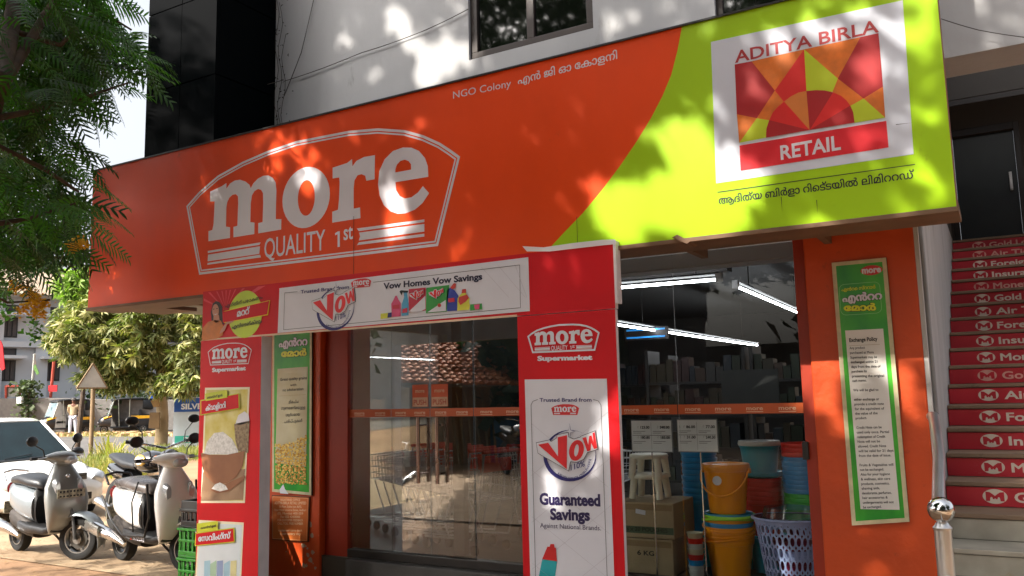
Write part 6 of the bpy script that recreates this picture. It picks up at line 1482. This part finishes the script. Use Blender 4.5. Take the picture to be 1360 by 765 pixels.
# each spot as a point on the plane y=4.375 when followed along the sun
k_ = (SP[:, 1]-SY)/TOSUN.y; SPX = SP[:, 0]-k_*TOSUN.x; SPZ = SP[:, 2]-k_*TOSUN.z
K = 200000
X = rng.uniform(-8.0, 1.6, K); Z = rng.uniform(-5.5, 7.4, K); keep = np.ones(K, bool)
d2 = np.sqrt((X[:, None]-SPX)**2+((Z[:, None]-SPZ)/1.0)**2)
prob = np.ones(K)
for i in range(len(SPX)):
    e = np.clip((d2[:, i]-(SP[i, 3]*.75+.08))/(.05), 0, 1); prob = np.minimum(prob, 1-SP[i, 4]*(1-e))
thin = np.where(Z < .6, .8, 1.0); thin = np.where((Z < -.1) & (X < -4.6), .03, thin); thin = np.where((X < -6.4) & (Z < 1.2) & (Z > -3), .06, thin)
keep = rng.uniform(0, 1, K) < prob*thin
X, Z = X[keep], Z[keep]; T = np.where(Z < 0, rng.uniform(9, 15, len(X)), rng.uniform(5.5, 9.5, len(X)))
Pn = np.stack([X+TOSUN.x*T, SY+TOSUN.y*T, Z+TOSUN.z*T], 1)
# branches of the same crown only where they stay above the view
Mcam = np.array([CR, CU, CF]); q = (Pn-np.array([0, 0, EYE])) @ Mcam.T
px_ = 680+FPX*q[:, 0]/q[:, 2]; py_ = 382.5-FPX*q[:, 1]/q[:, 2]
vis = (q[:, 2] > 0) & (px_ > -60) & (px_ < 1420) & (py_ > -50) & (py_ < 820)
Pn = Pn[(~vis) & (Pn[:, 2] > 3.2)]
NLEAF = 80000
Pn = Pn[rng.permutation(len(Pn))[:NLEAF]]
# small sprays of leaflets
def spray(seed):
    r = random.Random(seed); v = []; f = []
    for i in range(7):
        a = R(-75+25*i); ln = .12*(.7+.3*r.random()); w = .016; dx, dy = math.cos(a), math.sin(a); o = len(v)
        v += [(.0, 0, 0), (dx*ln*.5-dy*w, dy*ln*.5+dx*w, -.004), (dx*ln, dy*ln, -.015), (dx*ln*.5+dy*w, dy*ln*.5-dx*w, -.004)]; f.append((o, o+1, o+2, o+3))
    return np.array(v), np.array(f)
sv, sf = spray(3)
V1, F1 = scatter(sv, sf, Pn, rng.uniform(.8, 1.35, len(Pn)), rng)
mesh_np('canopy_foliage', V1, F1, DKLEAF, TR, 'stuff')
pos = np.array([tuple(p) for p in pos])
V2, F2 = scatter(lv, lf, pos, rng.uniform(.8, 1.2, len(pos)), rng, rng.uniform(-.1, .9, len(pos)))
mesh_np('crown_foliage', V2, F2, DKLEAF, TR, 'stuff')
# yellow blossom spikes at the lower edge of the crown
YF = mat('yellow_blossom', 'D8A010', .6, col2='E8C020', scale=40); BUD = mat('brown_bud', '4A3418', .8)
for (x, y, dep) in ((20,382,5.6),(36,388,5.6),(46,394,5.6),(50,402,5.65),(30,412,5.6),(46,414,5.6),(57,405,5.65),(40,402,5.6),(55,416,5.7),(94,330,5.5),(103,325,5.5),(110,322,5.5)):
    c = at_depth(x, y, dep); n_ = 60; P_ = np.array([[random.gauss(0, .022), random.gauss(0, .022), random.gauss(0, .02)] for _ in range(n_)])+np.array(c)
    pv = np.array([(-.008, -.006, 0), (.008, -.006, .003), (.008, .006, 0), (-.008, .006, .003)]); V_, F_ = scatter(pv, np.array([[0, 1, 2, 3]]), P_, rng.uniform(.8, 1.5, n_), rng)
    mesh_np('flower_spike', V_, F_, YF, TR)
for (x0, y0, x1, y1) in ((22,392,12,368),(40,400,36,372),(55,400,66,398),(46,395,30,376)): MB().tube([at_depth(x0, y0, 5.62), at_depth(x1, y1, 5.62)], [.003, .009], 6).build('bud_spike', BUD, TR)
P_ = np.array([tuple(at_depth(random.gauss(46, 9), random.gauss(438, 9), 5.6+random.random()*.2)) for _ in range(60)]); pv = np.array([(-.014, -.008, 0), (.014, -.008, .003), (.014, .008, 0), (-.014, .008, .003)]); V_, F_ = scatter(pv, np.array([[0, 1, 2, 3]]), P_, rng.uniform(.8, 1.4, 60), rng)
mesh_np('small_leaves', V_, F_, DKLEAF2, TR, 'stuff')
P_ = np.array([tuple(at_depth(random.uniform(-20, 20), random.uniform(365, 430), 6.5+random.random())) for _ in range(110)]); V_, F_ = scatter(pv*1.5, np.array([[0, 1, 2, 3]]), P_, rng.uniform(.8, 1.4, len(P_)), rng)
mesh_np('small_leaves', V_, F_, DKLEAF2, TR, 'stuff')

# ---------------------------------------------------------------- drooping-leaved street tree
def whorl(nl=9, L=.24, w=.028, seed=0):
    r = random.Random(seed); v = []; f = []
    for i in range(nl):
        a = 2*math.pi*i/nl+r.uniform(-.25, .25); ca, sa = math.cos(a), math.sin(a); el = r.uniform(-.9, .1); ln = L*r.uniform(.75, 1.15); o = len(v)
        for k, (t, ww) in enumerate(((0, .15), (.35, 1), (.7, .8), (1, .05))):
            h = math.sin(el)*ln*t-.45*ln*t*t; d = math.cos(el)*ln*t
            v += [(ca*d-sa*w*ww, sa*d+ca*w*ww, h), (ca*d+sa*w*ww, sa*d-ca*w*ww, h-.004)]
        for k in range(3): f.append((o+2*k, o+2*k+1, o+2*k+3, o+2*k+2))
    return np.array(v), np.array(f)
DUSTY = mat('dusty_green_leaf', '7C7C44', .6, col2='AAA26C', scale=2, trans=.25); DUSTY2 = mat('dark_dusty_leaf', '4E5A2A', .6, col2='74763E', scale=2, trans=.25)
ST2 = thing('street_tree', 'dusty drooping leaved tree standing on the verge behind the hoarding', 'tree', tuple(tk))
top = tk+Vector((-.15, 0, 2.9))
limb([tk, tk+Vector((.05, 0, 1.0)), tk+Vector((-.05, 0, 2.0)), top], .19, .12).build('trunk', mat('pale_bark', '8A7454', .85, col2='A08A68', scale=4, bump=.4), ST2, smooth=60)
BL = [((172,452), 2.3), ((150,430), 2.1), ((110,420), 1.7), ((125,470), 1.8), ((185,420), 2.2), ((240,420), 2), ((235,480), 1.8), ((205,470), 2.2), ((160,490), 1.5), ((95,455), 1.2)]
def blob(px, py, dep): return at_depth(px, py, dep)
ctrs = []
for (x, y), s_ in BL:
    for k in range(2):
        dd = tdep+random.uniform(-1.2, 1.4); c = at_depth(x+random.uniform(-8, 8), y+random.uniform(-8, 8), dd); ctrs.append((c, random.uniform(.45, .75)))
        if k == 0: limb([top, top.lerp(c, .6)+Vector((0, 0, .15)), c], .06, .015).build('branch', BARK, ST2)
for (x, y, dd, r_) in ((100,452,-.8,.35),(92,470,-.6,.25),(118,498,-.8,.35),(135,500,-.6,.4),(150,510,-.5,.35),(88,430,0,.3),(130,405,0,.5),(165,400,.5,.6),(205,398,.5,.6),(245,400,.5,.6),(258,440,-.5,.6),(250,470,-1,.5),(255,500,-1.2,.45),(232,505,-1,.45),(190,500,-.4,.4),(172,508,-.4,.35),(215,515,-.6,.3),(245,515,-1.2,.35),(115,440,-.5,.4),(140,450,-.8,.5),(170,470,-1,.5),(200,440,-1,.5)): ctrs.append((at_depth(x, y, tdep+dd), r_))
P_ = []
for c, r_ in ctrs:
    n_ = int(74*(r_/.5)**2)
    for _ in range(n_):
        u = Vector((random.gauss(0, 1), random.gauss(0, 1), random.gauss(0, 1))).normalized()*r_*random.uniform(.45, 1.05); u.z *= .8; P_.append(tuple(c+u))
P_ = np.array(P_); half = len(P_)//2; rng.shuffle(P_)
wv, wf_ = whorl(seed=2)
for seg_, M_, nm in ((P_[:half], DUSTY, 'crown'), (P_[half:], DUSTY2, 'crown')):
    V_, F_ = scatter(wv, wf_, seg_, rng.uniform(.7, 1.15, len(seg_)), rng, rng.uniform(-.4, .4, len(seg_))); mesh_np(nm, V_, F_, M_, ST2, 'stuff')
# a nearer sprig of the same kind of tree just left of the sign
ST3 = thing('young_tree', 'light green leafy young tree behind the left end of the sign', 'tree', tuple(at_depth(104, 560, 26)))
st0 = at_depth(104, 560, 26); st0.z = 0
limb([st0, st0+Vector((.3, 0, 3)), at_depth(108, 430, 26), at_depth(100, 380, 26)], .08, .02).build('trunk', BARK, ST3)
P_ = []
for (x, y, r_) in ((95, 375, .5), (108, 368, .5), (100, 390, .45), (112, 388, .5), (88, 378, .3), (112, 402, .4), (120, 380, .5)):
    c = at_depth(x, y, 26)
    for _ in range(45): u = Vector((random.gauss(0, 1), random.gauss(0, 1), random.gauss(0, 1))).normalized()*r_*random.uniform(.3, 1); P_.append(tuple(c+u))
P_ = np.array(P_); V_, F_ = scatter(wv, wf_, P_, rng.uniform(.8, 1.2, len(P_)), rng, rng.uniform(-.4, .4, len(P_))); mesh_np('crown', V_, F_, mat('fresh_leaf', '6E8A3C', .6, col2='94A258', trans=.3), ST3, 'stuff')

# ---------------------------------------------------------------- background trees
BGL = [mat('far_leaf_a', '2A3A22', .7, col2='3E5030', scale=.6, trans=.15), mat('far_leaf_b', '3A4A2C', .7, col2='56603C', scale=.6, trans=.15), mat('far_leaf_c', '22301C', .7, col2='32442A', scale=.6, trans=.15)]
cv_, cf_ = np.array([(-.16, -.1, 0), (.16, -.1, .04), (.18, .1, 0), (-.14, .1, .04)]), np.array([[0, 1, 2, 3]])
def bgtree(label, px, pyb, pyt, dep, rad, mi, sc=1.6, n=2600, group='trees beyond the far building'):
    b = at_depth(px, pyb, dep); b.z = 0; zt_ = at_depth(px, pyt, dep).z; t = thing('background_tree', label, 'tree', tuple(b), 0, group)
    hh = zt_; limb([b, b+Vector((.2, 0, hh*.35)), b+Vector((0, .2, hh*.75))], .28, .08).build('trunk', BARK, t)
    P_ = []
    lob = [(b+Vector((random.uniform(-.7, .7)*rad, random.uniform(-.6, .6)*rad, hh*random.uniform(.45, .95)-rad*.2)), rad*random.uniform(.35, .6)) for _ in range(9)]
    for _ in range(n):
        c, r_ = random.choice(lob); u = Vector((random.gauss(0, 1), random.gauss(0, 1), random.gauss(0, 1))).normalized()*r_*random.uniform(.6, 1.08); P_.append(tuple(c+u))
    P_ = np.array(P_); V_, F_ = scatter(cv_, cf_, P_, rng.uniform(.8, 1.5, n)*sc, rng); mesh_np('crown', V_, F_, BGL[mi], t, 'stuff')
for i, (px, pt, dep, rad, mi) in enumerate(((-40,330,64,7,0),(10,318,66,6,2),(48,335,62,6,1),(85,322,68,7,0),(130,330,66,7,1),(180,340,64,7,2),(235,340,60,7,0),(290,350,58,8,1),(340,360,56,8,2))):
    bgtree(('dark tree at the far left above the tin roof', 'tall dark tree above the left window column', 'greyish tree above the middle of the tin roof', 'dark tree behind the tip of the sign', 'pale tree hidden behind the sign end', 'dark green tree behind the drooping tree', 'tree beyond the hoarding', 'pale tree seen through the banner gap', 'dark tree behind the shop')[i], px, 540, pt, dep, rad, mi)
for i, (px, pt, dep, rad, mi, lb) in enumerate(((36,506,42.5,.55,1,'dark bush growing between the two flag poles'),(150,515,44,2.0,2,'low dark bush behind the parked rickshaws'),(215,505,47,2.5,0,'dark bush behind the trunk'),(255,500,47,2.6,1,'bush behind the hoarding'))):
    b = at_depth(px, 545, dep); b.z = 0; zt_ = at_depth(px, pt, dep).z; t = thing('bush', lb, 'bush', tuple(b), 0, 'bushes by the boundary wall')
    P_ = np.array([tuple(b+Vector((random.gauss(0, rad*.5), random.gauss(0, rad*.5), zt_*random.random()**.7))) for _ in range(520)]); V_, F_ = scatter(cv_, cf_, P_, rng.uniform(.4, .8, len(P_)), rng); mesh_np('foliage', V_, F_, BGL[mi], t, 'stuff')
    MB().tube([b, b+Vector((.1, 0, zt_*.8))], .05, 6).build('stem', BARK, t)
# shop house glimpsed in the blue gap behind the tree, and blue tarp
single(quad_at('blue_tarpaulin', [(196,505),(218,505),(220,530),(200,531)], 46, mat('blue_tarp', '2450A0', .7, var=.2), .3), 'blue tarpaulin glimpsed behind the tree trunk', 'tarpaulin')

# ---------------------------------------------------------------- verge plants, litter
GRS = mat('dry_verge_grass', '7A7A30', .7, col2='A08C4A', scale=3, trans=.3); GRS2 = mat('green_verge_plant', '5E6A2A', .7, col2='948C50', scale=3, trans=.3)
bv = np.array([(-.006, 0, 0), (.006, 0, 0), (.004, .05, .16), (-.003, .05, .16), ]); bf = np.array([[0, 1, 2, 3]])
def tuft(n, cfun, sc, m, name, label_kind='stuff'):
    P_ = np.array([cfun() for _ in range(n)]); V_, F_ = scatter(bv, bf, P_, rng.uniform(*sc, n), rng, rng.uniform(-.3, .3, n)); o = mesh_np(name, V_, F_, m, None, 'stuff'); return o
def vp_(x, y, sx, sy, mx_=.0):
    def f():
        g_ = on_ground(random.gauss(x, sx), random.gauss(y, sy)); return (g_[0], g_[1], random.random()*.05)
    return f
tuft(2600, vp_(148, 622, 16, 5), (.8, 1.9), GRS2, 'verge_grass'); tuft(2600, vp_(165, 628, 14, 4), (.8, 1.8), GRS, 'dry_grass'); tuft(900, vp_(212, 606, 10, 3), (.8, 1.8), GRS2, 'verge_grass'); tuft(900, vp_(250, 607, 12, 3), (.8, 1.8), GRS2, 'verge_grass')
tuft(90, vp_(146, 616, 10, 3), (2, 4), GRS, 'tall_weeds'); tuft(900, vp_(150, 580, 60, 1.2), (.6, 1.6), GRS, 'dry_grass')
LIT = mat('pale_rubble', '9A7858', .9, col2='B89878', scale=2)
m = MB()
for _ in range(260):
    g_ = on_ground(random.uniform(60, 260), random.uniform(575, 580)); s_ = random.uniform(.04, .16); m.box((g_[0]-s_, g_[1]-s_, 0), (g_[0]+s_, g_[1]+s_, s_*.9))
m.build('rubble', LIT, None, kind='stuff')
# dry leaves on the earth by the scooters
P_ = np.array([(random.uniform(-9.6, -5.4), random.uniform(3.9, 7.2), .014) for _ in range(900)]); lv2 = np.array([(-.012, -.006, .002), (.012, -.006, .0), (.012, .006, .003), (-.012, .006, .0)])
n_ = len(P_); a_ = rng.uniform(0, 6.28, n_); ca, sa = np.cos(a_), np.sin(a_); s_ = rng.uniform(.5, 1.4, n_)
V_ = np.stack([lv2[None, :, 0]*ca[:, None]-lv2[None, :, 1]*sa[:, None], lv2[None, :, 0]*sa[:, None]+lv2[None, :, 1]*ca[:, None], np.broadcast_to(lv2[None, :, 2], (n_, 4))], 2)*s_[:, None, None]+P_[:, None, :]
mesh_np('fallen_leaves', V_.reshape(-1, 3), (np.arange(4)[None]+4*np.arange(n_)[:, None]), mat('dry_leaf', '5E4424', .9, col2='8A6A3C', scale=3), None, 'stuff')

# ---------------------------------------------------------------- across the lane: tiled hut mirrored in the door glass
HUT = thing('tiled_hut', 'old tiled roof hut mirrored in the door glass', 'hut', (-9, -1.5, 0))
E0 = Vector((-11.6, -1.7, 0)); HSC = 1.2; dE = Vector((.6, -.8, 0)).normalized(); uE = Vector((-.8, -.6, 0)).normalized()
Mh = Matrix(((dE.x*HSC, uE.x*HSC, 0, E0.x), (dE.y*HSC, uE.y*HSC, 0, E0.y), (0, 0, HSC, -.25), (0, 0, 0, 1)))
TILEM = mat('clay_tile', '9A4E2C', .85, col2='B87850', scale=3, dirt=('4A3024', 5, .58)); MUD = mat('mud_wall', '7A5A3E', .95, col2='927050', scale=2, bump=.5); WHW = mat('whitewashed_wall', 'D8D2C4', .9, var=.04, dirt=('A89070', 2, .66))
q = MB(); q.M = Mh; q.box((-.3, .45, 0), (1.9, .7, 1.9)); q.build('white_wall', WHW, HUT)
q = MB(); q.M = Mh; q.box((1.905, .5, 0), (5.2, .7, 1.9)); q.build('wall', MUD, HUT)
q = MB(); q.M = Mh
nr, nc = 26, 44
for i in range(nr):
    u0 = .0+i*.148; z0 = 1.62+i*.0715
    for j in range(nc):
        x = -.5+j*.14+random.uniform(-.01, .01); dz = random.uniform(-.012, .012)+.05*math.sin(x*.9+1); zz = z0+dz
        if x > 5.4-(i*.12): continue
        q.add([(x, u0, zz+.02), (x+.04, u0, zz+.05), (x+.09, u0, zz+.05), (x+.133, u0, zz+.02), (x, u0+.18, zz+.07), (x+.04, u0+.18, zz+.10), (x+.09, u0+.18, zz+.10), (x+.133, u0+.18, zz+.07), (x, u0, zz-.01), (x+.133, u0, zz-.01)],
              [(0, 1, 5, 4), (1, 2, 6, 5), (2, 3, 7, 6), (8, 9, 3, 2, 1, 0)])
q.build('roof_tile', TILEM, HUT, kind='stuff')
q = MB(); q.M = Mh; q.add([(-.6, -.02, 1.55), (5.6, -.02, 1.55), (3.4, 3.9, 3.42), (-.6, 3.9, 3.42)], [(0, 1, 2, 3)]); q.build('roof_deck', WOOD, HUT)
q = MB(); q.M = Mh
for i in range(6): q.tube([(2.8+i*.12, .3-i*.03, 0), (2.6+i*.16, .48, 1.5)], .025, 6)
q.build('leaning_sticks', WOOD, HUT)
q = MB(); q.M = Mh; q.box((3.4, .3, 0), (4.1, .49, 1.0)); q.build('blue_drum', mat('blue_sheet', '2A5A80', .6), HUT)
q = MB(); q.M = Mh
q.box((-1.2, 3.9, 3.2), (4, 4.1, 3.7)); q.build('rear_parapet', mat('grey_sheet', '8A8880', .7), HUT)

# trees and a long wall added behind the viewer to darken reflections and skylight
for i, (x, y, hh, rad, mi) in enumerate(((-32, -26, 9, 5, 0), (-20, -32, 11, 5, 2), (-8.3, -7.0, 5.2, 2.3, 2), (1.5, -11, 11, 5, 2), (7, -7, 11, 5, 0), (12, -1, 11, 5, 2))):
    t = thing('occluder_tree', ('broad dark tree added farthest left across the lane to darken the door glass', 'tall dark tree added beyond the tiled hut to darken the door glass', 'low dense tree added across the lane to darken the shop door reflection', 'tall dark tree added facing the window of buckets to block skylight', 'dark tree added on the right, facing the stairs, to block skylight', 'dark tree added at the far right beyond the stairs to block skylight')[i], 'tree', (x, y, 0), 0, 'unseen trees added behind the viewer to darken reflections and skylight')
    b = Vector((x, y, 0)); limb([b, b+Vector((.2, 0, hh*.4)), b+Vector((0, .2, hh*.8))], .28, .08).build('trunk', BARK, t)
    lob = [(b+Vector((random.uniform(-.8, .8)*rad, random.uniform(-.5, .5)*rad, hh*random.uniform(.2, .9))), rad*random.uniform(.4, .6)) for _ in range(10)]
    P_ = []
    for _ in range(3000 if rad > 3 else 6000): c, r_ = random.choice(lob); P_.append(tuple(c+Vector((random.gauss(0, 1), random.gauss(0, 1), random.gauss(0, 1))).normalized()*r_*random.uniform(.5, 1.08)))
    V_, F_ = scatter(cv_, cf_, np.array(P_), rng.uniform(1.2, 2.4, len(P_))*(1 if rad > 3 else .45), rng); mesh_np('crown', V_, F_, BGL[mi], t, 'stuff')
t = thing('boundary_wall', 'long grimy wall added across the lane to darken the shop glass reflection', 'wall', (0, -12, 0)); MB().box((-7, -12.2, 0), (24, -12, 2.6)).build('wall', mat('grimy_wall', '4A4640', .9, var=.2, scale=1), t)
